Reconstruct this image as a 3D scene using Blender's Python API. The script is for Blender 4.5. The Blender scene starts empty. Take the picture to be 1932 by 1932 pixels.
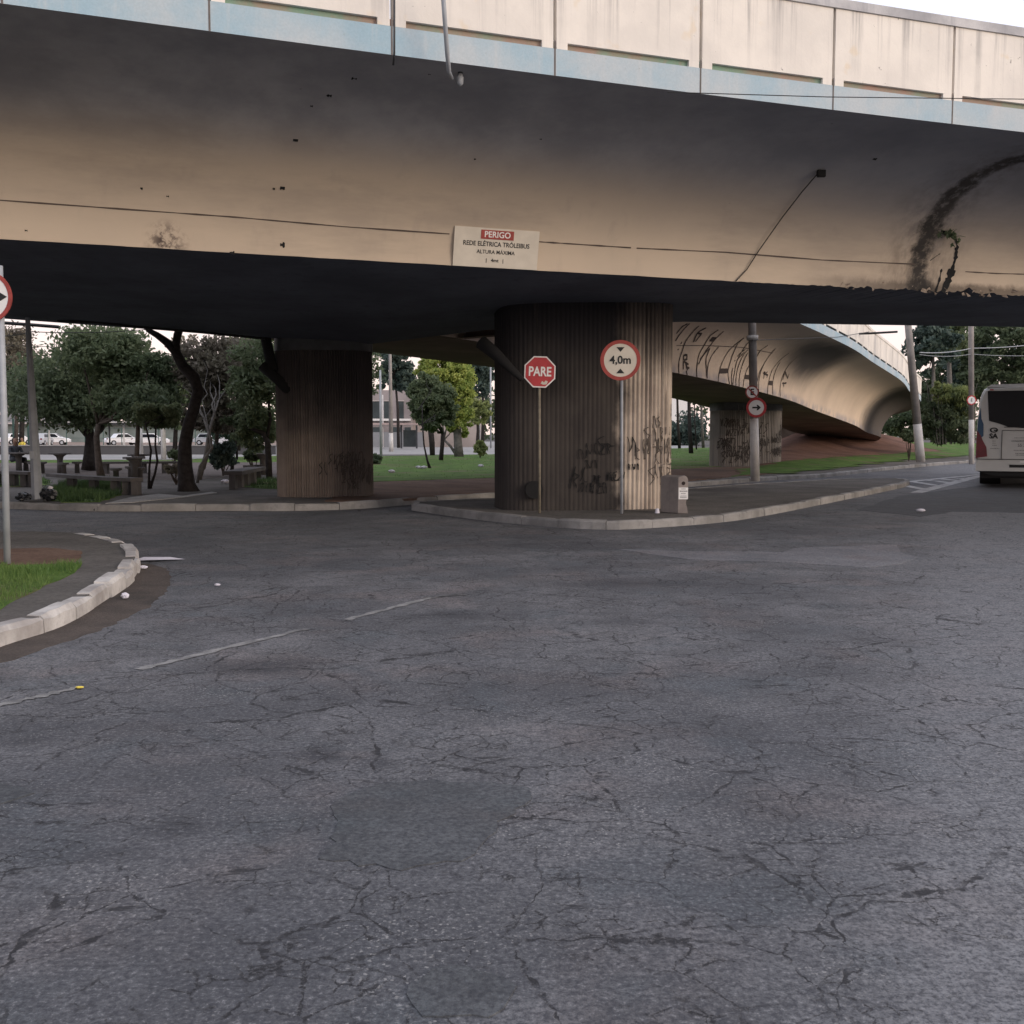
import bpy, math, random
import numpy as np
from mathutils import Vector, Matrix
random.seed(7); rng = np.random.default_rng(7)
R = math.radians
S = bpy.context.scene
C = S.collection

# ------------------------------------------------------------------ camera, sky, sun
EYE = 1.6; FPX = 1969.0; PITCH = math.atan(148 / FPX)
cam_d = bpy.data.cameras.new('camera'); cam = bpy.data.objects.new('camera', cam_d); C.objects.link(cam)
cam_d.sensor_width = 36; cam_d.lens = 36 * FPX / 1932; cam_d.clip_end = 3000; cam_d.clip_start = 0.05
cam.location = (0, 0, EYE); cam.rotation_euler = (R(90) - PITCH, 0, 0)
S.camera = cam
SUN_EL, SUN_AZ = R(16), R(122)          # azimuth clockwise from +Y (north): behind the camera, to the right
w = bpy.data.worlds.new("World"); S.world = w; w.use_nodes = True
nt = w.node_tree; bg = nt.nodes['Background']
sky = nt.nodes.new('ShaderNodeTexSky'); sky.sky_type = 'NISHITA'; sky.sun_disc = False
sky.sun_elevation = SUN_EL; sky.sun_rotation = SUN_AZ; sky.dust_density = 4.0; sky.air_density = 1.0; sky.ozone_density = 1.0
veil = nt.nodes.new('ShaderNodeMix'); veil.data_type = 'RGBA'; veil.inputs[0].default_value = .72      # thin high cloud over the whole sky
nt.links.new(sky.outputs[0], veil.inputs[6]); tcw = nt.nodes.new('ShaderNodeTexCoord'); spw = nt.nodes.new('ShaderNodeSeparateXYZ'); nt.links.new(tcw.outputs['Generated'], spw.inputs[0])
mrw = nt.nodes.new('ShaderNodeMapRange'); mrw.interpolation_type = 'SMOOTHSTEP'; nt.links.new(spw.outputs[2], mrw.inputs[0]); mrw.inputs[1].default_value = 0.0; mrw.inputs[2].default_value = .30
vc_ = nt.nodes.new('ShaderNodeMix'); vc_.data_type = 'RGBA'; nt.links.new(mrw.outputs[0], vc_.inputs[0]); vc_.inputs[6].default_value = (10.6, 8.3, 7.6, 1); vc_.inputs[7].default_value = (8.9, 9.0, 10.2, 1)   # warm dusk band low down
nt.links.new(vc_.outputs[2], veil.inputs[7])
nt.links.new(veil.outputs[2], bg.inputs[0]); bg.inputs[1].default_value = 0.15
sl = bpy.data.lights.new('sun', 'SUN'); so = bpy.data.objects.new('sun', sl); C.objects.link(so)
sl.energy = 1.3; sl.angle = R(25); sl.color = (1, .86, .74)
sd = Vector((math.sin(SUN_AZ) * math.cos(SUN_EL), math.cos(SUN_AZ) * math.cos(SUN_EL), math.sin(SUN_EL)))
so.rotation_euler = sd.to_track_quat('Z', 'Y').to_euler()
S.view_settings.view_transform = 'Standard'; S.view_settings.look = 'None'
S.view_settings.exposure = 0.0; S.view_settings.gamma = 1.0

# ------------------------------------------------------------------ measuring helpers
_f = np.array([0, math.cos(PITCH), -math.sin(PITCH)]); _u = np.array([0, math.sin(PITCH), math.cos(PITCH)])
def ray(x, y): return _f * FPX + np.array([x - 966, 0, 0]) + (966 - y) * _u
def G(x, y, z=0.0):
    r = ray(x, y); t = (z - EYE) / r[2]; p = r * t; return (float(p[0]), float(p[1]), z)
def AY(x, y, Y):
    r = ray(x, y); p = r * (Y / r[1]); return (float(p[0]), Y, float(p[2] + EYE))
def proj(P):
    q = np.asarray(P, float) - [0, 0, EYE]; d = q @ _f
    return np.stack([966 + FPX * q[..., 0] / d, 966 - FPX * (q @ _u) / d], -1)

# ------------------------------------------------------------------ materials
class NT:
    def __init__(s, name):
        s.m = bpy.data.materials.new(name); s.m.use_nodes = True; s.t = s.m.node_tree
        s.b = s.t.nodes['Principled BSDF']; s.out = s.t.nodes['Material Output']
        s.tc = s.n('ShaderNodeTexCoord')
    def n(s, kind, **kw):
        k = s.t.nodes.new(kind)
        for a, b in kw.items(): setattr(k, a, b)
        return k
    def l(s, a, b): s.t.links.new(a, b)
    def pos(s): return s.n('ShaderNodeNewGeometry').outputs['Position']
    def noise(s, scale, detail=4, rough=.55, vec=None, dist=0):
        k = s.n('ShaderNodeTexNoise'); k.inputs['Scale'].default_value = scale; k.inputs['Detail'].default_value = detail
        k.inputs['Roughness'].default_value = rough; k.inputs['Distortion'].default_value = dist
        s.l(vec if vec is not None else s.pos(), k.inputs['Vector']); return k.outputs['Fac']
    def ncol(s, scale, detail=3, vec=None):
        k = s.n('ShaderNodeTexNoise'); k.inputs['Scale'].default_value = scale; k.inputs['Detail'].default_value = detail
        s.l(vec if vec is not None else s.pos(), k.inputs['Vector']); return k.outputs['Color']
    def mapr(s, v, a, b, c=0., d=1., smooth=True):
        k = s.n('ShaderNodeMapRange'); k.interpolation_type = 'SMOOTHSTEP' if smooth else 'LINEAR'
        s.l(v, k.inputs[0])
        for i, x in enumerate((a, b, c, d)): k.inputs[i + 1].default_value = x
        return k.outputs[0]
    def math(s, op, a, b=None, c=None):
        k = s.n('ShaderNodeMath', operation=op)
        for i, x in enumerate((a, b, c)):
            if x is None: continue
            if isinstance(x, (int, float)): k.inputs[i].default_value = x
            else: s.l(x, k.inputs[i])
        return k.outputs[0]
    def vmul(s, v, m, add=(0, 0, 0)):
        k = s.n('ShaderNodeMapping'); s.l(v, k.inputs[0]); k.inputs['Scale'].default_value = m; k.inputs['Location'].default_value = add
        return k.outputs[0]
    def warp(s, vec, scale, amt):
        c = s.ncol(scale, 2, vec); k = s.n('ShaderNodeVectorMath', operation='MULTIPLY_ADD')
        s.l(c, k.inputs[0]); k.inputs[1].default_value = (amt,) * 3; s.l(vec, k.inputs[2]); return k.outputs[0]
    def mix(s, f, a, b):
        k = s.n('ShaderNodeMix', data_type='RGBA')
        if isinstance(f, (int, float)): k.inputs[0].default_value = f
        else: s.l(f, k.inputs[0])
        for i, x in ((6, a), (7, b)):
            if isinstance(x, tuple): k.inputs[i].default_value = (*x, 1)
            else: s.l(x, k.inputs[i])
        return k.outputs[2]
    def bump(s, h, strength=.3, dist=.02):
        k = s.n('ShaderNodeBump'); k.inputs['Strength'].default_value = strength; k.inputs['Distance'].default_value = dist
        s.l(h, k.inputs['Height']); s.l(k.outputs[0], s.b.inputs['Normal'])
    def col(s, c, rough=.85, spec=.3):
        if isinstance(c, tuple): s.b.inputs['Base Color'].default_value = (*c, 1)
        else: s.l(c, s.b.inputs['Base Color'])
        if isinstance(rough, (int, float)): s.b.inputs['Roughness'].default_value = rough
        else: s.l(rough, s.b.inputs['Roughness'])
        s.b.inputs['Specular IOR Level'].default_value = spec
        return s.m
    def sep(s, v):
        k = s.n('ShaderNodeSeparateXYZ'); s.l(v, k.inputs[0]); return k.outputs

def plain(name, c, rough=.6, var=.25, scale=6, spec=.35, metal=0, bump=0):
    k = NT(name); f = k.mapr(k.noise(scale, 5), .3, .7)
    d = tuple(x * (1 - var) for x in c)
    k.col(k.mix(f, d, c), rough, spec); k.b.inputs['Metallic'].default_value = metal
    if bump: k.bump(k.noise(scale * 6, 4), bump, .01)
    return k.m

STAINS = [(500, 1258, 150, 22, .7), (330, 1560, 110, 22, .75), (200, 1610, 120, 18, .5), (615, 1420, 40, 20, .7), (720, 1436, 45, 13, .6), (1150, 1100, 240, 14, .5), (900, 1160, 150, 12, .5), (60, 1400, 90, 16, .55), (1000, 1290, 260, 34, .35), (1050, 1030, 330, 10, .35), (560, 1770, 90, 30, .4), (130, 1700, 150, 30, .35)]
def asphalt_mat(name, lo, hi, crack=1.0, speck=.5, lane=False):
    k = NT(name); P = k.pos()
    big = k.mapr(k.noise(.35, 4, .6), .32, .68)
    mid = k.mapr(k.noise(1.7, 6, .65), .3, .7)
    c = k.mix(big, lo, hi)
    tint = k.mapr(k.noise(.9, 3, .5, k.vmul(P, (1, 1, 1), (40, 7, 0))), .5, .68)
    c = k.mix(k.math('MULTIPLY', tint, .5), c, (hi[0] * .98, hi[1] * .82, hi[2] * .76)); t2_ = k.mapr(k.noise(1.2, 4, .6, k.vmul(P, (1, 1, 1), (4, 77, 0))), .52, .66); c = k.mix(k.math('MULTIPLY', t2_, .5), c, (lo[0] * .95, lo[1] * 1.12, lo[2] * 1.16))
    k2 = k.n('ShaderNodeMix', data_type='RGBA', blend_type='MULTIPLY'); k2.inputs[0].default_value = .5
    k.l(c, k2.inputs[6]); g = k.n('ShaderNodeCombineColor')
    mm = k.mapr(mid, 0, 1, .62, 1.25)
    for i in range(3): k.l(mm, g.inputs[i])
    k.l(g.outputs[0], k2.inputs[7]); c = k2.outputs[2]
    # tyre-polished dark smears, elongated
    sm = k.mapr(k.noise(.55, 4, .5, k.vmul(k.warp(P, .3, 1.2), (.55, 1.5, 1), (11, 3, 0))), .62, .78)
    c = k.mix(k.math('MULTIPLY', sm, .6), c, (lo[0] * .5, lo[1] * .52, lo[2] * .56))
    if lane:
        for (cx_, cy_, rx_, ry_, st_) in STAINS:
            a_ = G(cx_ - rx_, cy_ + ry_ * .25); b_ = G(cx_ + rx_, cy_ - ry_ * .25); m_ = G(cx_, cy_); L_ = math.hypot(a_[0] - b_[0], a_[1] - b_[1]) / 2; W_ = abs(G(cx_, cy_ - ry_)[1] - G(cx_, cy_ + ry_)[1]) / 2.2; an = math.atan2(b_[1] - a_[1], b_[0] - a_[0])
            mp = k.n('ShaderNodeMapping'); mp.vector_type = 'TEXTURE'; k.l(k.warp(P, 2.2, .3), mp.inputs[0]); mp.inputs['Location'].default_value = (m_[0] + .15, m_[1] + .15, .15); mp.inputs['Rotation'].default_value = (0, 0, an); mp.inputs['Scale'].default_value = (L_, W_, 50)
            ln = k.n('ShaderNodeVectorMath', operation='LENGTH'); k.l(mp.outputs[0], ln.inputs[0]); dk = k.math('MULTIPLY', k.mapr(ln.outputs['Value'], 1.3, .1), min(.92, st_ * 1.35))
            dk = k.math('MULTIPLY', dk, k.mapr(k.noise(4, 5, .7), .3, .6, .55, 1)); c = k.mix(dk, c, (.028, .029, .034))
    # worn lighter right lane
    if lane:                                     # paler worn lane along the right
        sp_ = k.sep(P); q_ = k.math('SUBTRACT', sp_[0], k.math('MULTIPLY', sp_[1], .40))
        q_ = k.math('ADD', q_, k.math('MULTIPLY', k.math('SUBTRACT', k.noise(.6, 5, .6), .5), 1.6))
        c = k.mix(k.mapr(q_, -.7, .75, 0, .7), c, (.205, .21, .222))
        near = k.mapr(sp_[1], 7.5, 3.2); c = k.mix(k.math('MULTIPLY', k.math('MULTIPLY', near, k.mapr(q_, .2, -.8)), .28), c, (.045, .05, .06))
    fine = k.noise(46, 6, .8)
    mott = k.noise(13, 5, .75)
    c = k.mix(k.mapr(mott, .42, .64, 0, .58), c, (lo[0] * .62, lo[1] * .62, lo[2] * .66))
    c = k.mix(k.mapr(fine, .47, .60, 0, .75), c, (lo[0] * .42, lo[1] * .42, lo[2] * .47))
    c = k.mix(k.mapr(fine, .46, .34, 0, .55), c, (hi[0] * 1.7, hi[1] * 1.7, hi[2] * 1.7))
    # aggregate stones
    v = k.n('ShaderNodeTexVoronoi'); v.inputs['Scale'].default_value = 85; k.l(k.warp(P, 60, .02), v.inputs['Vector'])
    vc = k.sep(v.outputs['Color'])
    lightst = k.math('MULTIPLY', k.mapr(vc[0], .80, .97), k.mapr(k.noise(1.3, 6, .7, k.vmul(P, (1, 1, 1), (3, 90, 0))), .46, .62))
    dark = k.mapr(v.outputs['Distance'], .55, .2)
    lightst = k.math('MULTIPLY', lightst, k.mapr(v.outputs['Distance'], .6, .35))
    c = k.mix(k.math('MULTIPLY', lightst, speck), c, (.30, .295, .29))
    # cracks, three sizes
    tot = None
    for sc, wd, msk, off, am in ((.62, .0045, (.43, .53), 0, .9), (1.6, .009, (.43, .53), 17, .55), (4.4, .018, (.49, .58), 51, .22), (9.5, .03, (.52, .60), 83, .22)):
        q = k.warp(k.warp(k.warp(P, sc * 1.3, .7 / sc * .5), sc * 6, .16 / sc * .6), sc * 26, .035 / sc)
        q = k.vmul(q, (1, 1, 0), (off, off * .7, 0))
        vo = k.n('ShaderNodeTexVoronoi', feature='DISTANCE_TO_EDGE'); vo.inputs['Scale'].default_value = sc; k.l(q, vo.inputs['Vector'])
        wv = k.math('MULTIPLY', k.mapr(k.noise(sc * 5 + 2, 6, .8, k.vmul(P, (1, 1, 1), (2, off, 0))), .40, .68, .3, 3.0), wd)
        line = k.math('SUBTRACT', 1.0, k.math('SMOOTH_MIN', k.math('DIVIDE', vo.outputs['Distance'], wv), 1.0, .15)); line = k.mapr(line, .0, .45)
        reg = k.mapr(k.noise(sc * .35 + .12, 5, .65, k.vmul(P, (1, 1, 1), (off * 2, 5, 0))), *msk)
        rag = k.mapr(k.noise(sc * 7, 3, .7, k.vmul(P, (1, 1, 1), (off, 8, 0))), .36, .56)
        m_ = k.math('MULTIPLY', k.math('MULTIPLY', line, reg), rag)
        m_ = k.math('MULTIPLY', m_, am * 1.0 if sc < 1 else .9)
        tot = m_ if tot is None else k.math('MAXIMUM', tot, m_)
    pit = k.math('MULTIPLY', k.mapr(k.noise(3.1, 5, .7, k.vmul(k.warp(P, 1.1, .5), (.8, 2.2, 1), (9, 9, 0))), .63, .70), .8)
    tot = k.math('MAXIMUM', tot, pit)
    tot = k.math('MULTIPLY', tot, crack)
    c = k.mix(tot, c, (.016, .016, .019))
    hgt = k.math('SUBTRACT', k.math('MULTIPLY', fine, .35), k.math('MULTIPLY', tot, 1.2))
    hgt = k.math('ADD', hgt, k.math('MULTIPLY', v.outputs['Distance'], -.35))
    k.bump(hgt, .55, .009)
    return k.col(c, .82, .35)

def concrete_mat(name, base, dark, dirt=.5, scale=1.0, streak=.4, bump=.25, streakscale=(5, 5, .35)):
    k = NT(name); P = k.pos()
    a = k.mapr(k.noise(.6 * scale, 6, .62), .32, .7)
    c = k.mix(k.math('MULTIPLY', a, dirt), base, dark)
    st = k.mapr(k.noise(1.0 * scale, 5, .6, k.vmul(P, streakscale)), .52, .72)
    c = k.mix(k.math('MULTIPLY', st, streak), c, dark)
    sp = k.mapr(k.noise(9 * scale, 4, .7), .66, .76)
    c = k.mix(k.math('MULTIPLY', sp, .5), c, tuple(x * .45 for x in dark))
    c = k.mix(k.mapr(k.noise(40, 3, .6), .3, .7, 0, .14), c, tuple(x * .5 for x in base))
    k.bump(k.noise(14 * scale, 6, .65), bump, .01)
    return k.col(c, .88, .25)

def leaf_mat(name, a, b, trans=.35):
    k = NT(name)
    f = k.mapr(k.noise(1.6, 3, .6), .35, .65); f2 = k.mapr(k.noise(23, 1, .5), .35, .65)
    c = k.mix(k.math('MULTIPLY', k.math('ADD', f, f2), .5), a, b)
    k.col(c, .6, .3)
    tr = k.n('ShaderNodeBsdfTranslucent'); k.l(c, tr.inputs[0]); mx = k.n('ShaderNodeMixShader'); mx.inputs[0].default_value = trans
    k.l(k.b.outputs[0], mx.inputs[1]); k.l(tr.outputs[0], mx.inputs[2]); k.l(mx.outputs[0], k.out.inputs[0])
    return k.m

def ground_mat(name, a, b, c3=None, s=1.2, speck=.2):
    k = NT(name)
    f = k.mapr(k.noise(s, 6, .65), .32, .68); c = k.mix(f, a, b)
    if c3: c = k.mix(k.mapr(k.noise(s * .3, 4, .6, k.vmul(k.pos(), (1, 1, 1), (30, 4, 0))), .5, .7), c, c3)
    c = k.mix(k.mapr(k.noise(s * 18, 3, .7), .35, .75, 0, .5), c, tuple(x * .4 for x in a))
    k.bump(k.noise(s * 12, 4, .7), .5, .03)
    return k.col(c, .95, .1)

M = {}
M['asphalt'] = asphalt_mat('asphalt', (.082, .085, .093), (.175, .174, .180), 1.0, .75, True)
M['asphalt_smooth'] = asphalt_mat('asphalt_smooth', (.074, .079, .085), (.088, .093, .099), .15, .03)
M['asphalt_far'] = asphalt_mat('asphalt_far', (.06, .062, .072), (.085, .087, .1), .7, .2)
M['asphalt_light'] = asphalt_mat('asphalt_light', (.155, .155, .165), (.20, .20, .208), .4, .3)
M['fascia'] = concrete_mat('fascia', (.50, .41, .33), (.34, .29, .25), .5, 1, .15, .12, (3, 3, .5))
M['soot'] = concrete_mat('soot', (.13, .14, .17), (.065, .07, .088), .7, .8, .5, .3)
M['pillar'] = concrete_mat('pillar', (.25, .21, .18), (.06, .057, .055), .95, .9, .75, .3, (3.5, 3.5, .25))
M['parapet'] = concrete_mat('parapet', (.80, .75, .685), (.50, .475, .45), .55, 1.1, .5, .25, (5, 5, .22))
M['bluepaint'] = concrete_mat('bluepaint', (.33, .46, .54), (.52, .54, .55), .8, 1.6, .5, .2, (5, 5, .4))
M['ledge'] = concrete_mat('ledge', (.20, .32, .24), (.40, .22, .18), .9, 2.2, .4, .5, (3, 3, 3))
M['cap'] = concrete_mat('cap', (.58, .57, .57), (.30, .30, .32), .95, 1.4, .5, .35)
M['kerb'] = concrete_mat('kerb', (.56, .54, .52), (.24, .22, .21), .85, 3, .4, .6, (4, 4, 3))
M['kerbgrey'] = concrete_mat('kerbgrey', (.30, .29, .28), (.13, .125, .12), .8, 2, .4, .5, (4, 4, 3))
M['pave'] = ground_mat('pave', (.115, .108, .100), (.165, .152, .142), (.09, .082, .076), 1.1)
M['pavelight'] = ground_mat('pavelight', (.30, .29, .28), (.40, .39, .38), None, .8)
M['dirt'] = ground_mat('dirt', (.13, .082, .062), (.19, .125, .095), (.10, .07, .056), 1.0)
M['reddirt'] = ground_mat('reddirt', (.175, .098, .075), (.235, .135, .105), (.13, .078, .062), .9)
M['lawn'] = ground_mat('lawn', (.062, .115, .028), (.115, .19, .045), (.14, .12, .07), 1.3)
M['blade'] = leaf_mat('blade', (.06, .13, .028), (.15, .22, .06), .25)
M['bladedark'] = leaf_mat('bladedark', (.028, .062, .02), (.07, .12, .04), .25)
M['steel'] = plain('steel', (.34, .36, .39), .5, .2, 5, .4)
M['steeldark'] = plain('steeldark', (.055, .058, .065), .6, .3, 5)
M['polewhite'] = concrete_mat('polewhite', (.62, .60, .58), (.32, .30, .28), .7, 2, .5, .3)
M['polegrey'] = concrete_mat('polegrey', (.33, .305, .29), (.13, .12, .115), .6, 2, .4, .3)
M['white'] = plain('white', (.72, .70, .68), .45, .08, 5)
M['signcream'] = plain('signcream', (.60, .55, .47), .6, .1, 5)
M['signwhite'] = plain('signwhite', (.74, .72, .70), .5, .06, 5)
M['red'] = plain('red', (.45, .045, .05), .5, .2, 6)
M['darkred'] = plain('darkred', (.34, .06, .05), .6, .25, 8)
M['black'] = plain('black', (.018, .018, .018), .6, .2, 5)
M['rubber'] = plain('rubber', (.02, .02, .022), .85, .2, 5)
M['glass'] = plain('glass', (.008, .010, .014), .25, .3, 1, .12)
M['winglass'] = plain('winglass', (.05, .065, .07), .2, .4, .6, .6)
M['cloth'] = plain('cloth', (.05, .055, .065), .9, .3, 8)
M['yellow'] = plain('yellow', (.72, .58, .10), .8, .1, 5)
M['skin'] = plain('skin', (.30, .18, .13), .6, .1, 8)
M['hair'] = plain('hair', (.02, .016, .014), .7, .2, 8)
M['barkdark'] = plain('barkdark', (.05, .044, .042), .95, .45, 9, .1, 0, .6)
M['bark'] = plain('bark', (.105, .085, .072), .95, .4, 9, .1, 0, .6)
M['barkgrey'] = plain('barkgrey', (.16, .15, .14), .95, .35, 7, .1, 0, .6)
M['leafdark'] = leaf_mat('leafdark', (.070, .100, .058), (.145, .18, .10), .45)
M['leafbrown'] = leaf_mat('leafbrown', (.15, .125, .105), (.18, .17, .12), .4)
M['leafmid'] = leaf_mat('leafmid', (.090, .130, .07), (.20, .235, .13), .45)
M['leafblue'] = leaf_mat('leafblue', (.050, .082, .074), (.10, .135, .11), .35)
M['leafyellow'] = leaf_mat('leafyellow', (.20, .30, .08), (.46, .47, .13), .45)
M['leafolive'] = leaf_mat('leafolive', (.13, .17, .07), (.27, .30, .10), .35)
M['benchc'] = concrete_mat('benchc', (.125, .115, .112), (.065, .06, .06), .8, 2, .3, .4)
M['wallpale'] = concrete_mat('wallpale', (.55, .50, .48), (.40, .36, .35), .6, .5, .3, .1)
M['wallgrey'] = concrete_mat('wallgrey', (.26, .265, .28), (.18, .185, .2), .6, .4, .3, .1)
M['lowwall'] = concrete_mat('lowwall', (.10, .098, .10), (.06, .06, .065), .6, .6, .3, .2)
M['fencegreen'] = plain('fencegreen', (.05, .10, .085), .7, .2, 3)
M['busbody'] = plain('busbody', (.56, .56, .54), .4, .1, 1.5, .4)
M['busroof'] = plain('busroof', (.70, .71, .72), .4, .06, 2, .5)
M['blue'] = plain('blue', (.035, .085, .16), .4, .1, 4)
M['tail'] = plain('tail', (.16, .012, .02), .3, .3, 6, .4)
M['carwhite'] = plain('carwhite', (.75, .75, .76), .3, .05, 3, .5)
M['carsilver'] = plain('carsilver', (.42, .44, .47), .3, .05, 3, .5)
M['marking'] = ground_mat('marking', (.40, .40, .41), (.55, .55, .56), (.17, .17, .18), 5)
M['graffiti'] = plain('graffiti', (.030, .020, .018), .8, .3, 6)
M['soil'] = plain('soil', (.012, .012, .013), .95, .2, 5)
M['groovec'] = plain('groovec', (.16, .14, .13), .9)
M['paper'] = plain('paper', (.62, .60, .66), .7, .1, 20)
M['paperdark'] = plain('paperdark', (.30, .28, .45), .7, .3, 20)
M['bag'] = plain('bag', (.018, .02, .025), .35, .3, 15, .5)

# ------------------------------------------------------------------ object helpers
def tag(o, label=None, cat=None, group=None, kind=None):
    if label: o['label'] = label
    if cat: o['category'] = cat
    if group: o['group'] = group
    if kind: o['kind'] = kind
    return o
def thing(name, label, cat, loc=(0, 0, 0), rz=0, group=None):
    o = bpy.data.objects.new(name, None); C.objects.link(o); o.location = loc; o.rotation_euler = (0, 0, rz); o.empty_display_size = .2
    return tag(o, label, cat, group)
def relabel(o, label): o['label'] = label; return o
def copy_tree(o, parent=None):
    c = o.copy(); C.objects.link(c); c.parent = parent
    for ch in list(o.children): copy_tree(ch, c)
    return c
class MB:
    def __init__(s): s.v = []; s.f = []; s.mi = []
    def add(s, vs, fs, mi=0):
        b = len(s.v); s.v += [tuple(map(float, p)) for p in vs]; s.f += [tuple(i + b for i in f) for f in fs]; s.mi += [mi] * len(fs); return s
    def box(s, c, d, rz=0, mi=0, taper=1.0):
        cx, cy, cz = c; dx, dy, dz = (k / 2 for k in d); cs, sn = math.cos(rz), math.sin(rz); vs = []
        for z, k in ((-dz, 1), (dz, taper)):
            for x, y in ((-dx, -dy), (dx, -dy), (dx, dy), (-dx, dy)):
                x *= k; y *= k; vs.append((cx + x * cs - y * sn, cy + x * sn + y * cs, cz + z))
        return s.add(vs, [(3, 2, 1, 0), (4, 5, 6, 7), (0, 1, 5, 4), (1, 2, 6, 5), (2, 3, 7, 6), (3, 0, 4, 7)], mi)
    def tube(s, pts, rad, seg=8, mi=0, cap=True):
        pts = [Vector(p) for p in pts]
        if isinstance(rad, (int, float)): rad = [rad] * len(pts)
        vs = []; prev = None
        for i, p in enumerate(pts):
            d = (pts[min(i + 1, len(pts) - 1)] - pts[max(i - 1, 0)]).normalized()
            a = (Vector((0, 0, 1)) if abs(d.z) < .9 else Vector((1, 0, 0))) if prev is None else prev
            x = d.cross(a).normalized(); y = x.cross(d).normalized(); prev = y
            for k in range(seg):
                t = 2 * math.pi * k / seg; vs.append(p + (x * math.cos(t) + y * math.sin(t)) * rad[i])
        fs = []
        for i in range(len(pts) - 1):
            for k in range(seg):
                a0 = i * seg + k; a1 = i * seg + (k + 1) % seg; fs.append((a0, a1, a1 + seg, a0 + seg))
        if cap: fs.append(tuple(range(seg))[::-1]); fs.append(tuple(range((len(pts) - 1) * seg, len(pts) * seg)))
        return s.add(vs, fs, mi)
    def prism(s, poly, y0, y1, mi=0):            # poly in XZ, extruded along Y
        n = len(poly); vs = [(x, y0, z) for x, z in poly] + [(x, y1, z) for x, z in poly]
        fs = [tuple(range(n))[::-1], tuple(range(n, 2 * n))] + [(i, (i + 1) % n, n + (i + 1) % n, n + i) for i in range(n)]
        return s.add(vs, [f[::-1] for f in fs], mi)
    def slab(s, poly, z0, z1, mi=0):             # poly in XY
        n = len(poly); vs = [(x, y, z0) for x, y in poly] + [(x, y, z1) for x, y in poly]
        fs = [tuple(range(n))[::-1], tuple(range(n, 2 * n))] + [(i, (i + 1) % n, n + (i + 1) % n, n + i) for i in range(n)]
        return s.add(vs, fs, mi)
    def disc(s, c, r, y0, y1, n=40, mi=0, sx=1, rin=None):
        if rin is None: return s.prism([(c[0] + r * sx * math.cos(-2 * math.pi * i / n), c[1] + r * math.sin(-2 * math.pi * i / n)) for i in range(n)][::-1], y0, y1, mi)
        vs = []; fs = []
        for (rr, yy) in ((r, y1), (r, y0), (rin, y0), (rin, y1)):
            for i in range(n):
                t = 2 * math.pi * i / n; vs.append((c[0] + rr * sx * math.cos(t), yy, c[1] + rr * math.sin(t)))
        for j in range(4):
            for i in range(n):
                fs.append((j * n + i, j * n + (i + 1) % n, ((j + 1) % 4) * n + (i + 1) % n, ((j + 1) % 4) * n + i))
        return s.add(vs, fs, mi)
    def build(s, name, mats, parent=None, smooth=False, uv=None):
        me = bpy.data.meshes.new(name); me.from_pydata(s.v, [], s.f)
        for m in (mats if isinstance(mats, (list, tuple)) else [mats]): me.materials.append(m)
        if any(s.mi): me.polygons.foreach_set('material_index', s.mi)
        if smooth: me.polygons.foreach_set('use_smooth', [True] * len(me.polygons))
        if uv is not None:
            L = me.uv_layers.new(name='UVMap'); idx = np.zeros(len(me.loops), int); me.loops.foreach_get('vertex_index', idx)
            L.data.foreach_set('uv', np.asarray(uv, np.float32)[idx].ravel())
        me.update(); o = bpy.data.objects.new(name, me); C.objects.link(o); o.parent = parent
        return o
def struct(mb, name, m, smooth=False, **k): return tag(mb.build(name, m, None, smooth, **k), kind='structure')
def bevel(o, wd=.01, seg=2):
    b = o.modifiers.new('bevel', 'BEVEL'); b.width = wd; b.segments = seg; b.limit_method = 'ANGLE'; b.angle_limit = R(40); return o
def textmesh(name, txt, size, m, parent, loc=(0, 0, 0), bold=0., depth=.002, sx=1.0, align='CENTER', rot=0):
    cu = bpy.data.curves.new(name, 'FONT'); cu.body = txt; cu.size = size; cu.align_x = align; cu.align_y = 'CENTER'
    cu.extrude = depth; cu.offset = bold; cu.resolution_u = 3
    t = bpy.data.objects.new('tmp', cu); C.objects.link(t)
    dg = bpy.context.evaluated_depsgraph_get(); dg.update(); me = bpy.data.meshes.new_from_object(t.evaluated_get(dg))
    bpy.data.objects.remove(t); me.materials.clear(); me.materials.append(m); me.name = name
    me.transform(Matrix.Rotation(rot, 4, 'Y') @ Matrix.Diagonal((sx, 1, 1, 1)) @ Matrix.Rotation(R(90), 4, 'X'))
    o = bpy.data.objects.new(name, me); C.objects.link(o); o.parent = parent; o.location = loc; return o
def npmesh(name, V, Fq, m, parent=None, smooth=False):
    me = bpy.data.meshes.new(name); V = np.asarray(V, np.float32); Fq = np.asarray(Fq, np.int32); n, k = Fq.shape
    me.vertices.add(len(V)); me.vertices.foreach_set('co', V.ravel())
    me.loops.add(n * k); me.loops.foreach_set('vertex_index', Fq.ravel())
    me.polygons.add(n); me.polygons.foreach_set('loop_start', np.arange(0, n * k, k, dtype=np.int32))
    me.polygons.foreach_set('use_smooth', np.full(n, smooth))
    me.materials.append(m); me.update(calc_edges=True); me.validate()
    o = bpy.data.objects.new(name, me); C.objects.link(o); o.parent = parent; return o

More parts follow.
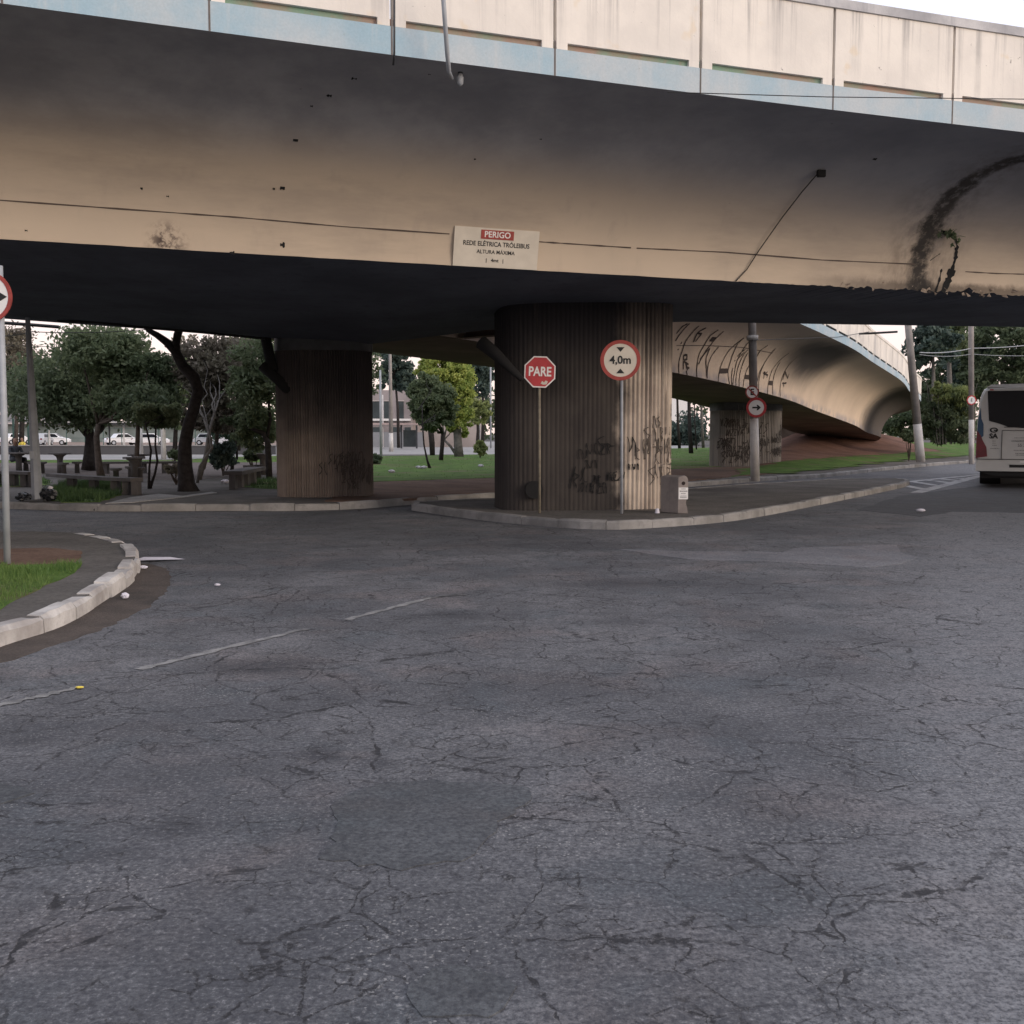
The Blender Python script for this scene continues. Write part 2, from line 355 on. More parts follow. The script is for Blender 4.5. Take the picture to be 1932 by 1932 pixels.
# ------------------------------------------------------------------ vegetation helpers
def leaves(ells, n, size, clumps=90, spread=.16, aspect=.5, shell=.55, droop=0):
    """ells: list of (centre, (rx,ry,rz)); returns leaf quads gathered in clumps."""
    vol = np.array([e[1][0] * e[1][1] * e[1][2] for e in ells]); pick = rng.choice(len(ells), clumps, p=vol / vol.sum())
    d = rng.normal(size=(clumps, 3)); d /= np.linalg.norm(d, axis=1)[:, None]
    r = shell + (1 - shell) * rng.random(clumps) ** .6; r[rng.random(clumps) < .35] *= rng.random()
    cen = np.array([ells[i][0] for i in pick]) + d * r[:, None] * np.array([ells[i][1] for i in pick])
    rad = np.array([np.cbrt(np.prod(ells[i][1])) for i in pick]) * spread * rng.uniform(.7, 1.7, clumps)
    ci = rng.integers(0, clumps, n); q = rng.normal(size=(n, 3)); q /= np.linalg.norm(q, axis=1)[:, None]
    q *= (rng.random(n) ** .45)[:, None] * 1.5
    P = cen[ci] + q * rad[ci][:, None] * np.array([1.15, 1.15, .75])
    a = rng.normal(size=(n, 3)); a[:, 2] -= droop; a /= np.linalg.norm(a, axis=1)[:, None]
    b = rng.normal(size=(n, 3)); b -= (b * a).sum(1)[:, None] * a; b /= np.linalg.norm(b, axis=1)[:, None]
    s = size * rng.uniform(.6, 1.4, n)[:, None]
    V = np.stack([P - a * s, P + b * s * aspect - a * s * .1, P + a * s, P - b * s * aspect - a * s * .1], 1).reshape(-1, 3)
    return V, np.arange(4 * n).reshape(-1, 4), cen
def limb(mb, a, b, r0, r1, wob=.12, n=5, seg=7):
    a, b = Vector(a), Vector(b); L = (b - a).length; pts = []; rs = []
    off = Vector((0, 0, 0))
    for i in range(n + 1):
        t = i / n
        if 0 < i < n: off = Vector([random.uniform(-1, 1) * wob * L * .35 for _ in range(3)])
        elif i == n: off = Vector((0, 0, 0))
        pts.append(a.lerp(b, t) + off); rs.append(r0 + (r1 - r0) * t)
    mb.tube(pts, rs, seg); return pts
def tree(name, label, trunks, ells, leaf, bark, n=6000, size=.12, clumps=90, spread=.16, group=None, cat='tree', droop=0, nl=9, aspect=.5, shell=.55, loc=None):
    """trunks: list of (points, radii)"""
    base = Vector(trunks[0][0][0]) if loc is None else Vector(loc)
    t = thing(name, label, cat, base, 0, group)
    V, Fq, cen = leaves(ells, n, size, clumps, spread, aspect, shell, droop)
    o = npmesh('crown', V - np.array(base), Fq, leaf, t)
    mb = MB()
    for pts, rs in trunks:
        mb.tube([Vector(p) - base for p in pts], rs, 10)
    tops = [Vector(tr[0][-1]) for tr in trunks]; rt = [tr[1][-1] for tr in trunks]
    for k in range(nl):
        i = k % len(tops); c = Vector(cen[rng.integers(len(cen))]);
        if (c - tops[i]).length < 12: limb(mb, tops[i] - base, c - base, rt[i] * .75, rt[i] * .12)
    mb.build('trunk', bark, t, True)
    return t
def inpoly(P, poly):
    x, y = P[:, 0], P[:, 1]; c = np.zeros(len(P), bool); n = len(poly)
    for i in range(n):
        x0, y0 = poly[i]; x1, y1 = poly[(i + 1) % n]
        m = ((y0 > y) != (y1 > y)); xi = (x1 - x0) * (y - y0) / ((y1 - y0) if y1 != y0 else 1e-9) + x0
        c ^= m & (x < xi)
    return c
def blades(name, poly, n, h, wd, m, zf, label=None, dens=None):
    pa = np.array(poly); lo, hi = pa.min(0), pa.max(0); P = rng.uniform(lo, hi, (n * 3, 2)); P = P[inpoly(P, poly)]; q_ = np.sin(P[:, 0] * 2.3 + 1.7) * np.sin(P[:, 1] * 3.1) + .6 * np.sin(P[:, 0] * 7.1 + P[:, 1] * 5.3) + rng.normal(size=len(P)) * .35; P = P[q_ > -.45][:n]; n = len(P)
    hh = h * rng.uniform(.4, 1.3, n) * (0.55 + .9 * (np.sin(P[:, 0] * 3.1 + 1) * np.sin(P[:, 1] * 2.7) * .5 + .5))
    a = rng.uniform(0, 2 * np.pi, n); dx, dy = np.cos(a), np.sin(a); le = hh * rng.uniform(.1, .8, n); z = np.array([zf(x, y) for x, y in P])
    b = rng.uniform(0, 2 * np.pi, n); bx, by = np.cos(b) * wd, np.sin(b) * wd
    p0 = np.stack([P[:, 0] - bx, P[:, 1] - by, z - .01], 1); p1 = np.stack([P[:, 0] + bx, P[:, 1] + by, z - .01], 1)
    tp = np.stack([P[:, 0] + dx * le, P[:, 1] + dy * le, z + hh], 1)
    V = np.stack([p0, p1, tp], 1).reshape(-1, 3)
    o = npmesh(name, V, np.arange(3 * n).reshape(-1, 3), m)
    return tag(o, label, 'grass', None, 'stuff')
def ragged(poly, step=.3, amp=.08):
    out = []; n = len(poly)
    for i in range(n):
        a, b = Vector(poly[i][:2]), Vector(poly[(i + 1) % n][:2]); L = (b - a).length; k = max(1, int(L / step)); nn = Vector((-(b - a).y, (b - a).x)).normalized() if L else Vector((0, 0))
        for j in range(k):
            q = a.lerp(b, j / k) + nn * random.uniform(-amp, amp); out.append((q.x, q.y))
    return out
def smoothline(pts, n=12):
    P = [Vector(p[:2]) for p in pts]; out = []
    for i in range(len(P) - 1):
        p0, p1, p2, p3 = P[max(i - 1, 0)], P[i], P[i + 1], P[min(i + 2, len(P) - 1)]
        for j in range(n):
            t = j / n; out.append(.5 * ((2 * p1) + (p2 - p0) * t + (2 * p0 - 5 * p1 + 4 * p2 - p3) * t * t + (3 * p1 - p0 - 3 * p2 + p3) * t ** 3))
    out.append(P[-1]); return [(q.x, q.y) for q in out]

# ================================================================== GROUND
struct(MB().add([(-900, -200, -.03), (900, -200, -.03), (900, 1500, -.03), (-900, 1500, -.03)], [(0, 1, 2, 3)]), 'ground', M['lawn'])
struct(MB().add([(-160, -40, 0), (160, -40, 0), (160, 130, 0), (-160, 130, 0)], [(0, 1, 2, 3)]), 'road', M['asphalt'])

KH = .15
def kerbrun(name, pts, m, wd=.14, h=KH, stone=.9, gap=.012, side=1, jit=.01, closed=False, z0=-.02):
    """row of kerb stones along pts (outer bottom line), stones lie to the left (side=1) of travel"""
    mb = MB(); P = [Vector(p[:2]) for p in pts]
    if closed: P.append(P[0])
    L = [0]
    for i in range(len(P) - 1): L.append(L[-1] + (P[i + 1] - P[i]).length)
    def at(s):
        s = min(max(s, 0), L[-1] - 1e-6)
        for i in range(len(P) - 1):
            if s <= L[i + 1]: t = (s - L[i]) / (L[i + 1] - L[i] + 1e-9); return P[i].lerp(P[i + 1], t), (P[i + 1] - P[i]).normalized()
    s = 0
    while s < L[-1] - .02:
        l = min(stone * random.uniform(.85, 1.15), L[-1] - s); k = 4; vs = []; hz = h + random.uniform(-jit, jit); tilt = random.uniform(-jit, jit)
        oo = random.uniform(-jit, jit)
        for j in range(k + 1):
            q, d = at(s + gap / 2 + (l - gap) * j / k); nn = Vector((-d.y, d.x)) * side
            e = .02 if j in (0, k) else 0
            rr = random.uniform(0, jit)
            for a, z in ((oo, z0), (oo + .004, hz - .03 - rr), (oo + .025 + rr, hz - e * .5 + tilt * (j / k)), (wd, hz - e * .4 + tilt * (j / k)), (wd, z0)):
                vs.append((q.x + nn.x * a, q.y + nn.y * a, z))
        fs = []
        for j in range(k):
            for c in range(4): a0 = j * 5 + c; f = (a0, a0 + 1, a0 + 6, a0 + 5); fs.append(f if side < 0 else f[::-1])
        e0 = (0, 1, 2, 3, 4); e1 = tuple(k * 5 + c for c in (4, 3, 2, 1, 0)); fs += [e0, e1]
        mb.add(vs, fs); s += l
    return struct(mb, name, m)
# --- near left island
nl = [(-400, 1420), (-160, 1290), (0, 1222), (125, 1180), (210, 1128), (250, 1098), (264, 1072), (255, 1052), (215, 1034), (155, 1021)]
nl = smoothline([G(x, y) for x, y in nl], 8)
kerbrun('kerb_near', nl, M['kerb'], .16, .15, .62, .02, 1, .02)
b1 = [G(155, 1021), G(60, 1018), G(-60, 1020), G(-300, 1030), G(-900, 1080)]
nlpoly = [p for p in nl] + [(p[0], p[1]) for p in b1] + [(-14, 7), (-9, 4)]
def inset(poly, d=.1):
    c = Vector((sum(p[0] for p in poly) / len(poly), sum(p[1] for p in poly) / len(poly)))
    return [tuple(Vector(p[:2]) + (c - Vector(p[:2])).normalized() * d) for p in poly]
struct(MB().slab(inset(nlpoly, .1), -.02, .135), 'pavement_near', M['pave'])
gp = ragged([G(-200, 1062, .14), G(0, 1066, .14), G(60, 1062, .14), G(150, 1063, .14), G(136, 1080, .14), G(90, 1103, .14), G(40, 1130, .14), G(-30, 1168, .14), G(-200, 1240, .14), G(-500, 1330, .14)], .25, .04)
struct(MB().slab(gp, .12, .141), 'turf_near', M['lawn'])
blades('grass_near', gp, 15000, .065, .004, M['blade'], lambda x, y: .14, 'short green grass round the foot of the left sign post')
dp = ragged([G(-250, 1033, .14), G(20, 1036, .14), G(90, 1034, .14), G(150, 1040, .14), G(156, 1050, .14), G(140, 1063, .14), G(0, 1067, .14), G(-260, 1060, .14)], .2, .03)
struct(MB().slab(dp, .12, .145), 'dirt_near', M['dirt'])
# --- splitter island under the big pillar
isl = [(776, 963), (850, 974), (928, 984), (1050, 995), (1130, 999), (1200, 998), (1350, 987), (1450, 972), (1600, 942), (1700, 921), (1716, 914), (1690, 910)]
isl = smoothline([G(x, y) for x, y in isl], 6)
back = [G(1560, 913), G(1430, 921), G(1290, 932), G(1100, 942), G(930, 951), G(820, 956), G(780, 959)]
ipoly = isl + [(p[0], p[1]) for p in back]
kerbrun('kerb_island', ipoly, M['kerbgrey'], .15, .15, 1.0, .01, 1, .008, True)
struct(MB().slab(inset(ipoly, .12), -.02, .138), 'pavement_island', M['pave'])
# --- park block beyond the far road
fk = [(-260, 958), (-60, 958), (80, 962), (200, 965), (433, 964), (560, 964), (681, 960), (780, 952), (847, 947), (925, 942), (1060, 934), (1180, 927), (1298, 919), (1467, 906), (1560, 900), (1717, 883), (1835, 873), (1932, 866), (2100, 856), (2400, 843)]
fk = smoothline([G(x, y) for x, y in fk], 5)
kerbrun('kerb_far', fk, M['kerbgrey'], .15, .15, 1.0, .012, 1, .012)
fkp = [(-70, 24)] + fk + [(200, 105), (200, 900), (-300, 900), (-300, 30)]
fkp = [(x, y + .1) for x, y in fkp]
struct(MB().slab(fkp, -.025, .135), 'pavement_park', M['pave'])
Z1 = .15
def sheet(name, px, m, z, z0=.10, rag=(.4, .12), world=False):
    pts = [(p[0], p[1]) for p in px] if world else [G(x, y, Z1)[:2] for x, y in px]
    if rag: pts = ragged(pts, *rag)
    return struct(MB().slab(pts, z0, z), name, m), pts
sheet('path_light', [(-200, 893), (60, 892), (130, 897), (330, 905), (600, 890), (600, 868), (-200, 868)], ground_mat('parkearth', (.12, .10, .092), (.165, .142, .13), (.09, .08, .075), .9), .142)
_, lawn = sheet('lawn_back', [(630, 909), (700, 908), (800, 905), (925, 901), (1275, 884), (1348, 880), (1480, 878), (1700, 850), (1932, 842), (2300, 838), (2300, 829), (1300, 845), (925, 857), (690, 861), (560, 868)], M['lawn'], .148)
sheet('dirt_bare', [(640, 912), (700, 909), (925, 902), (1275, 885), (1348, 881), (1480, 880), (1460, 893), (1380, 899), (1290, 908), (1060, 921), (925, 929), (800, 938), (690, 945), (620, 945)], M['dirt'], .152)
_, vg = sheet('lawn_strip', [(1385, 899), (1440, 893), (1560, 884), (1620, 878), (1620, 868), (1560, 870), (1480, 879), (1410, 889)], M['lawn'], .156)
sheet('lawn_picnic', [(-300, 884), (-300, 872), (60, 873), (330, 872), (500, 872), (700, 866), (700, 858), (560, 859), (440, 862), (330, 868), (-300, 868)], M['lawn'], .150)
_, gtuft = sheet('lawn_tuft', [(88, 944), (86, 930), (120, 914), (150, 909), (235, 910), (236, 922), (225, 935), (190, 946), (120, 947)], M['lawn'], .147, rag=(.3, .1))
_, gt2 = sheet('lawn_tuft_left', [(-300, 918), (-300, 897), (60, 896), (92, 905), (92, 915), (40, 918)], M['lawn'], .149, rag=(.3, .1))
_, gt3 = sheet('lawn_tuft_right', [(455, 918), (470, 905), (520, 903), (640, 905), (640, 915), (520, 922)], M['lawn'], .144, rag=(.3, .1))
blades('grass_tuft', gtuft, 16000, .16, .008, M['bladedark'], lambda x, y: .145, 'dark green grass patch beside the lamp post')
blades('grass_verge', gt2 , 6000, .10, .008, M['bladedark'], lambda x, y: .145, 'grass behind the left sign post across the road')
blades('grass_behind', gt3 , 3000, .09, .008, M['bladedark'], lambda x, y: .145, 'thin grass left of the ribbed pillar')
blades('grass_lawn', lawn, 60000, .06, .014, M['blade'], lambda x, y: .145, 'green lawn between and behind the pillars')
# light paving and tree pit kerb
sheet('paving_light', [(200, 949), (245, 938), (300, 931), (345, 935), (400, 927), (410, 929), (330, 939), (250, 947)], M['pavelight'], .146, rag=(.5, .02))
sheet('plaza_far', [(-300, 868), (480, 866), (560, 858), (560, 856.5), (-300, 857)], M['pavelight'], .144, rag=None)
sheet('forecourt', [(-300, 857), (1300, 857), (1300, 833), (-300, 833)], M['pavelight'], .140, rag=None)
# sheets on the asphalt
def patch(name, px, m, z=.004, st=.12, am=.02):
    pts = ragged([G(x, y)[:2] for x, y in px], st, am); return struct(MB().slab(pts, -.01, z), name, m)
patch('asphalt_patch', [(606, 1622), (622, 1600), (633, 1572), (636, 1540), (628, 1512), (672, 1492), (712, 1480), (800, 1472), (880, 1478), (950, 1480), (990, 1488), (1003, 1500), (985, 1520), (945, 1552), (905, 1600), (870, 1625), (760, 1640), (680, 1632)], M['asphalt_smooth'], .005, .05, .022)
patch('asphalt_patch', [(775, 1895), (770, 1860), (810, 1832), (870, 1826), (935, 1838), (968, 1862), (965, 1890), (920, 1915), (860, 1920), (805, 1915)], M['asphalt_smooth'], .005, .04, .018)
patch('asphalt_patch', [(-80, 1482), (0, 1480), (40, 1485), (64, 1497), (30, 1510), (-10, 1520), (-80, 1530)], M['asphalt_smooth'], .005, .05, .01)
patch('asphalt_patch', [(1160, 1036), (1300, 1040), (1480, 1042), (1500, 1034), (1690, 1028), (1700, 1042), (1735, 1052), (1700, 1064), (1640, 1072), (1500, 1062), (1300, 1056)], M['asphalt_light'], .004, .3, .03)
patch('dirt_gutter', [(250, 1085), (262, 1062), (300, 1068), (322, 1080), (325, 1100), (290, 1140), (200, 1185), (90, 1222), (0, 1252), (-60, 1268), (-60, 1215), (0, 1195), (110, 1150), (200, 1110)], ground_mat('gutter', (.085, .073, .066), (.12, .10, .088), (.06, .055, .052), 2.5), .003, .1, .03)
def ribbon_ground(mb, px, w0, w1, z=.006, st=.1, am=.012, z0=None):
    P = smoothline([G(x, y) for x, y in px], 8); n = len(P)
    L = []; Rr = []
    for i, p in enumerate(P):
        a = Vector(P[max(i - 1, 0)]); b = Vector(P[min(i + 1, n - 1)]); d = (b - a).normalized(); nn = Vector((-d.y, d.x)); ww = (w0 + (w1 - w0) * i / n) / 2
        q = Vector(p); L.append(q + nn * (ww + random.uniform(-am, am))); Rr.append(q - nn * (ww + random.uniform(-am, am)))
    vs = [(p.x, p.y, z) for p in L] + [(p.x, p.y, z) for p in Rr]
    mb.add(vs, [(n + i, n + i + 1, i + 1, i) for i in range(n - 1)])
M['oldpaint'] = ground_mat('oldpaint', (.19, .19, .19), (.36, .355, .35), (.13, .13, .135), 9)
for px in ([(-60, 1345), (40, 1322), (95, 1310), (150, 1297)], [(262, 1264), (340, 1244), (460, 1215), (578, 1187)], [(655, 1170), (730, 1150), (790, 1134), (865, 1120)]):
    mb = MB(); ribbon_ground(mb, px, .075, .06, .005, .1, .02); struct(mb, 'line_marking', M['oldpaint'])
mb = MB(); ribbon_ground(mb, [(795, 1128), (840, 1126), (880, 1122)], .04, .02, .005, .1, .015); struct(mb, 'line_marking', M['oldpaint'])
# hatched triangle behind the island tip
mb = MB()
A0, A1 = G(1728, 930), G(1853, 897); B0, B1 = G(1685, 912), G(1848, 895.5)
def strip(mb, a, b, w_, z=.006):
    a, b = Vector(a[:2]), Vector(b[:2]); d = (b - a).normalized(); nn = Vector((-d.y, d.x)) * w_ / 2
    mb.add([(p.x, p.y, z) for p in (a + nn, a - nn, b - nn, b + nn)], [(0, 1, 2, 3)])
strip(mb, A0, A1, .34); strip(mb, B0, B1, .26, .007)
for t in (.12, .3, .46, .6, .72, .83):
    p = Vector(A0[:2]).lerp(Vector(A1[:2]), t); q = Vector(B0[:2]).lerp(Vector(B1[:2]), max(0, t - .12)); strip(mb, p, q, .30, .008)
struct(mb, 'hatched_marking', M['marking'])
patch('asphalt_patch', [(1620, 962), (1700, 935), (1860, 915), (2100, 905), (2100, 955), (1932, 968), (1800, 965), (1740, 975)], asphalt_mat('asphalt_new', (.062, .064, .072), (.08, .082, .09), .5, .1), .003, .5, .05)

# raised verge and mound under the far ramp
La, Lb, Lc = Vector(G(1590, 883, Z1)[:2]), Vector(G(1717, 869, Z1)[:2]), Vector(G(1932, 852, Z1)[:2])
def ddist(x, y):
    p = Vector((x, y)); best = 1e9; sgn = 1
    pts = [La + (La - Lb) * 1.2, La, Lb, Lc, Lc + (Lc - Lb) * 2]
    for a, b in zip(pts, pts[1:]):
        t = max(0, min(1, (p - a).dot(b - a) / (b - a).length_squared)); q = a.lerp(b, t); d = (p - q).length
        if d < best: best = d; sgn = 1 if (b - a).x * (p - a).y - (b - a).y * (p - a).x > 0 else -1
    return best * sgn
def sst(a, b, x): t = max(0, min(1, (x - a) / (b - a))); return t * t * (3 - 2 * t)
def nz(x, y): return math.sin(x * 1.3 + y * .7) * .5 + math.sin(x * 2.9 - y * 1.9 + 1) * .3 + math.sin(x * 6.1 + y * 5.3) * .2
def terr(x, y):
    d = ddist(x, y); z = .13 + .085 * max(0, min(d - .6, 7))
    mound = sst(4.5, 12, d) * (1.25 + .1 * nz(x, y)) * sst(.225, .30, x / y) * (1 - sst(30, 38, x)) * (1 - sst(82, 95, y))
    q = sst(.215, .27, x / y); z = z * q + .12 * (1 - q)
    return z + mound + (.03 * nz(x * 2, y * 2) if d > 1.5 else 0)
def heightfield(name, test, m, dz, st=.5):
    mb = MB(); xs = np.arange(8, 60, st); ys = np.arange(38, 100, st); idx = {}
    for i, x in enumerate(xs):
        for j, y in enumerate(ys): idx[i, j] = len(mb.v); mb.v.append((x, y, terr(x, y) + dz))
    for i in range(len(xs) - 1):
        for j in range(len(ys) - 1):
            cx, cy = xs[i] + st / 2, ys[j] + st / 2
            if test(cx, cy, ddist(cx, cy) + .5 * nz(cx, cy)): mb.f.append((idx[i, j], idx[i + 1, j], idx[i + 1, j + 1], idx[i, j + 1])); mb.mi.append(0)
    return struct(mb, name, m, True)
heightfield('verge_slope', lambda x, y, d: .3 < d and (d < 3.0 or x > 31) and x / y > .215, M['lawn'], .03)
heightfield('earth_mound', lambda x, y, d: d > 2.2 and x / y > .235 and x < 33, M['reddirt'], .02)

# ================================================================== VIADUCT SURFACES
ce = (-2.14527404e-03, 3.60931318e-01, 16.4734667)
def Ey(x): return ce[0] * x * x + ce[1] * x + ce[2]
H0 = 4.15; OV = 2.95; RISE = 1.95
sw = [-60, -8.0, -2.6, -.45, 1.8, 5.9, 15.3, 60]; ww = [7, 10.3, 9.07, 8.7, 6.8, 6.1, 5.9, 5.9]; hb = [4.15, 4.15, 3.79, 3.66, 3.92, 4.17, 4.33, 4.5]
def stain_noise(x): return math.sin(x * 7.3) * .4 + math.sin(x * 17.1 + 1) * .3 + math.sin(x * 41 + 2) * .3
NC = 14
def main_frame(x):
    h = math.atan(ce[1] + 2 * ce[0] * x); n = np.array([math.sin(h), -math.cos(h), 0]); return np.array([x, Ey(x), H0]), n
def main_surf(x, t, off=0.):
    E, n = main_frame(x); a = t * math.pi / 2
    no = n * math.cos(a) - np.array([0, 0, 1]) * math.sin(a)
    return E + n * OV * (1 - math.cos(a)) + np.array([0, 0, RISE * math.sin(a)]) + no * off
rn = [(-4.2, 23.2, 4.10, 2.0), (-1.53, 26.2, 3.99, 2.0), (-.81, 27.0, 3.94, 2.0), (5.34, 34, 3.55, 2.0), (10.98, 43, 3.085, 2.06), (14.9, 51, 2.66, 2.3), (19.6, 60, 2.09, 2.45), (22.4, 66, 1.67, 2.45), (25.0, 71, 1.35, 2.35), (26.6, 77, 1.0, 2.3), (26.8, 84, .6, 2.2), (25.5, 92, .2, 2.0)]
_RN = np.array(rn)
def ramp_frame(s):
    s = max(0, min(len(rn) - 1.0001, s)); i = int(s); f = s - i
    P = _RN; p0, p1, p2, p3 = P[max(i - 1, 0)], P[i], P[i + 1], P[min(i + 2, len(P) - 1)]
    q = .5 * (2 * p1 + (p2 - p0) * f + (2 * p0 - 5 * p1 + 4 * p2 - p3) * f * f + (3 * p1 - p0 - 3 * p2 + p3) * f ** 3)
    d = .5 * ((p2 - p0) + 2 * (2 * p0 - 5 * p1 + 4 * p2 - p3) * f + 3 * (3 * p1 - p0 - 3 * p2 + p3) * f * f)
    d2 = np.array([d[0], d[1]]); d2 /= np.linalg.norm(d2)
    return q[:3], np.array([d2[1], -d2[0], 0]), q[3]
ROV = 2.5
def ramp_surf(s, t, off=0.):
    E, n, rise = ramp_frame(s); a = t * math.pi / 2; no = n * math.cos(a) - np.array([0, 0, 1]) * math.sin(a)
    return E + n * ROV * (1 - math.cos(a)) + np.array([0, 0, rise * math.sin(a)]) + no * off
def inverter(surf, smin, smax, ns, tmax=1.):
    ss = np.linspace(smin, smax, ns); tt = np.linspace(0, tmax, 120); Gd = np.array([[surf(a, b) for b in tt] for a in ss]); Q = proj(Gd)
    def inv(x, y):
        d = (Q[..., 0] - x) ** 2 + (Q[..., 1] - y) ** 2; i, j = np.unravel_index(d.argmin(), d.shape); return ss[i], tt[j]
    return inv
inv_main = inverter(main_surf, -9, 13, 700); inv_ramp = inverter(ramp_surf, 2, 9, 700)

# ---- main viaduct
via = thing('viaduct', 'main concrete viaduct with pale blue band and beige curved underside crossing overhead', 'viaduct', (0, 16.5, 0))
def off(v, o=(0, 16.5, 0)): return [(p[0] - o[0], p[1] - o[1], p[2] - o[2]) for p in v]
xs = sorted(set(list(np.arange(-60, -10, 2.)) + list(np.arange(-10, 3.5, .3)) + list(np.arange(3.5, 12.5, .06)) + list(np.arange(12.5, 60, 2.))))
# fascia (cove)
mb = MB(); uv = []; fr_edge = {}
for x in xs:
    E, n = main_frame(x)
    for j in range(NC + 1):
        t = j / NC; p = main_surf(x, t)
        if j == 0:
            r = max(0, stain_noise(x)) * .045 * sst(4.6, 6.0, x) * (1 - sst(11.5, 12.5, x)) + max(0, math.sin(x * 31)) * .012 * sst(5, 6.5, x)
            bite = .10 * math.exp(-((x - 8.35) / .12) ** 2); p = p + np.array([0, 0, r + bite + random.uniform(0, .008)]); fr_edge[float(x)] = p.copy()
        mb.v.append(tuple(p)); uv.append((x, t))
K = NC + 1
for i in range(len(xs) - 1):
    for j in range(NC): mb.f.append((i * K + j, (i + 1) * K + j, (i + 1) * K + j + 1, i * K + j + 1)); mb.mi.append(0)
mb.v = off(mb.v)
# fascia material with stains placed along the crack
k = NT('fascia_stained'); P = k.pos(); U = k.sep(k.tc.outputs['UV'])
c = k.mix(k.math('MULTIPLY', k.mapr(k.noise(.5, 6, .6), .3, .7), .45), (.52, .43, .335), (.41, .345, .28))
c = k.mix(k.mapr(k.noise(1, 5, .6, k.vmul(P, (3, 3, .6))), .55, .75, 0, .2), c, (.28, .24, .21))
c = k.mix(k.mapr(U[1], .34, .66, 0, .92), c, k.mix(k.mapr(k.noise(.9, 6, .65), .3, .7), (.40, .405, .43), (.27, .28, .31)))   # colour blends from beige to darker blue-grey towards the top of the cove
x0, t0 = inv_main(1738, 545); x1, t1 = inv_main(1765, 410); x2, t2 = inv_main(1850, 330)
cv = k.n('ShaderNodeFloatCurve'); k.l(U[1], cv.inputs['Value']); cu = cv.mapping.curves[0]
ux = lambda x: (x - 0) / 14
cu.points[0].location = (0, ux(x0)); cu.points[1].location = (1, ux(x2 + 1.0)); cu.points.new(t1, ux(x1)); cu.points.new(t2, ux(x2)); cv.mapping.update()
dist = k.math('ABSOLUTE', k.math('SUBTRACT', U[0], k.math('MULTIPLY', k.math('ADD', cv.outputs[0], k.math('MULTIPLY', k.math('SUBTRACT', k.noise(1.6, 4, .6), .5), .03)), 14)))
wide = k.mapr(dist, 1.15, .05); core = k.mapr(k.math('ADD', dist, k.math('MULTIPLY', k.math('SUBTRACT', k.noise(3.5, 6, .75), .4), .5)), .36, .14)
wn = k.math('MULTIPLY', wide, k.mapr(k.noise(2.3, 6, .7, k.vmul(P, (2, 2, .8))), .35, .7))
c = k.mix(k.math('MULTIPLY', wn, .75), c, (.13, .105, .085)); bl = k.mapr(k.math('ADD', k.math('ABSOLUTE', k.math('SUBTRACT', U[1], .62)), k.math('MULTIPLY', k.noise(1.6, 5, .7), .35)), .36, .12); c = k.mix(k.math('MULTIPLY', k.math('MULTIPLY', bl, k.mapr(U[0], 7.6, 9.2)), .65), c, (.05, .052, .06)); core = k.math('MULTIPLY', core, k.mapr(k.noise(5, 5, .75, k.vmul(P, (1, 1, 1), (7, 7, 7))), .30, .52, .35, 1)); cstain = core
# dirty lower right edge and a black smudge by the left
edge = k.math('MULTIPLY', k.mapr(k.math('ADD', U[1], k.math('MULTIPLY', k.noise(3.5, 5, .7), -.09)), .03, -.02), k.mapr(U[0], 4.5, 7))
c = k.mix(k.math('MULTIPLY', edge, .8), c, (.10, .08, .065))
xs0, ts0 = inv_main(315, 455)
dx = k.math('SUBTRACT', U[0], xs0); dt = k.math('MULTIPLY', k.math('SUBTRACT', U[1], ts0), 3.0)
rr = k.math('SQRT', k.math('ADD', k.math('MULTIPLY', dx, dx), k.math('MULTIPLY', dt, dt)))
c = k.mix(k.math('MULTIPLY', k.mapr(rr, .34, .05), k.mapr(k.noise(7, 5, .7), .42, .6)), c, (.08, .06, .055))
sp = k.mapr(k.noise(3.0, 3, .6, k.vmul(P, (1, 1, 1), (5, 5, 5))), .74, .78); c = k.mix(k.math('MULTIPLY', sp, .8), c, (.05, .045, .05))
c = k.mix(k.math('MULTIPLY', k.math('MULTIPLY', k.mapr(U[1], .14, .48), k.mapr(U[0], -3, 7)), .55), c, (.13, .145, .18)); c = k.mix(k.math('MULTIPLY', cstain, .95), c, (.012, .012, .012)); gr_ = k.mapr(k.noise(.35, 6, .7, k.vmul(P, (.5, .5, 2.5), (3, 3, 3))), .45, .7); c = k.mix(k.math('MULTIPLY', gr_, .28), c, (.14, .125, .12))  # starts with a darkness gradient blended into the colour, upward and towards the right
k.bump(k.noise(9, 5, .6), .12, .01); k.col(c, .9, .2)
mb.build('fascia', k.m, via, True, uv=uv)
# soffit and hidden back cove
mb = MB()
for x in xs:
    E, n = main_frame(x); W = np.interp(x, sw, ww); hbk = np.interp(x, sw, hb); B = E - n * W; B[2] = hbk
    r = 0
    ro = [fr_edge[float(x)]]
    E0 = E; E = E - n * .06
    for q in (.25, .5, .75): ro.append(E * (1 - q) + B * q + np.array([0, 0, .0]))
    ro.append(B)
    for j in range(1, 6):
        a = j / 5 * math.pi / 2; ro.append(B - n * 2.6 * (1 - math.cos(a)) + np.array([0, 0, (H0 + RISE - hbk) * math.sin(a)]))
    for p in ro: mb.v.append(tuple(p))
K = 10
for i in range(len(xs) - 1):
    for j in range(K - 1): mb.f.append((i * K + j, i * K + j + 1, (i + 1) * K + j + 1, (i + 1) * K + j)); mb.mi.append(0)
mb.v = off(mb.v); mb.build('soffit', M['soot'], via)
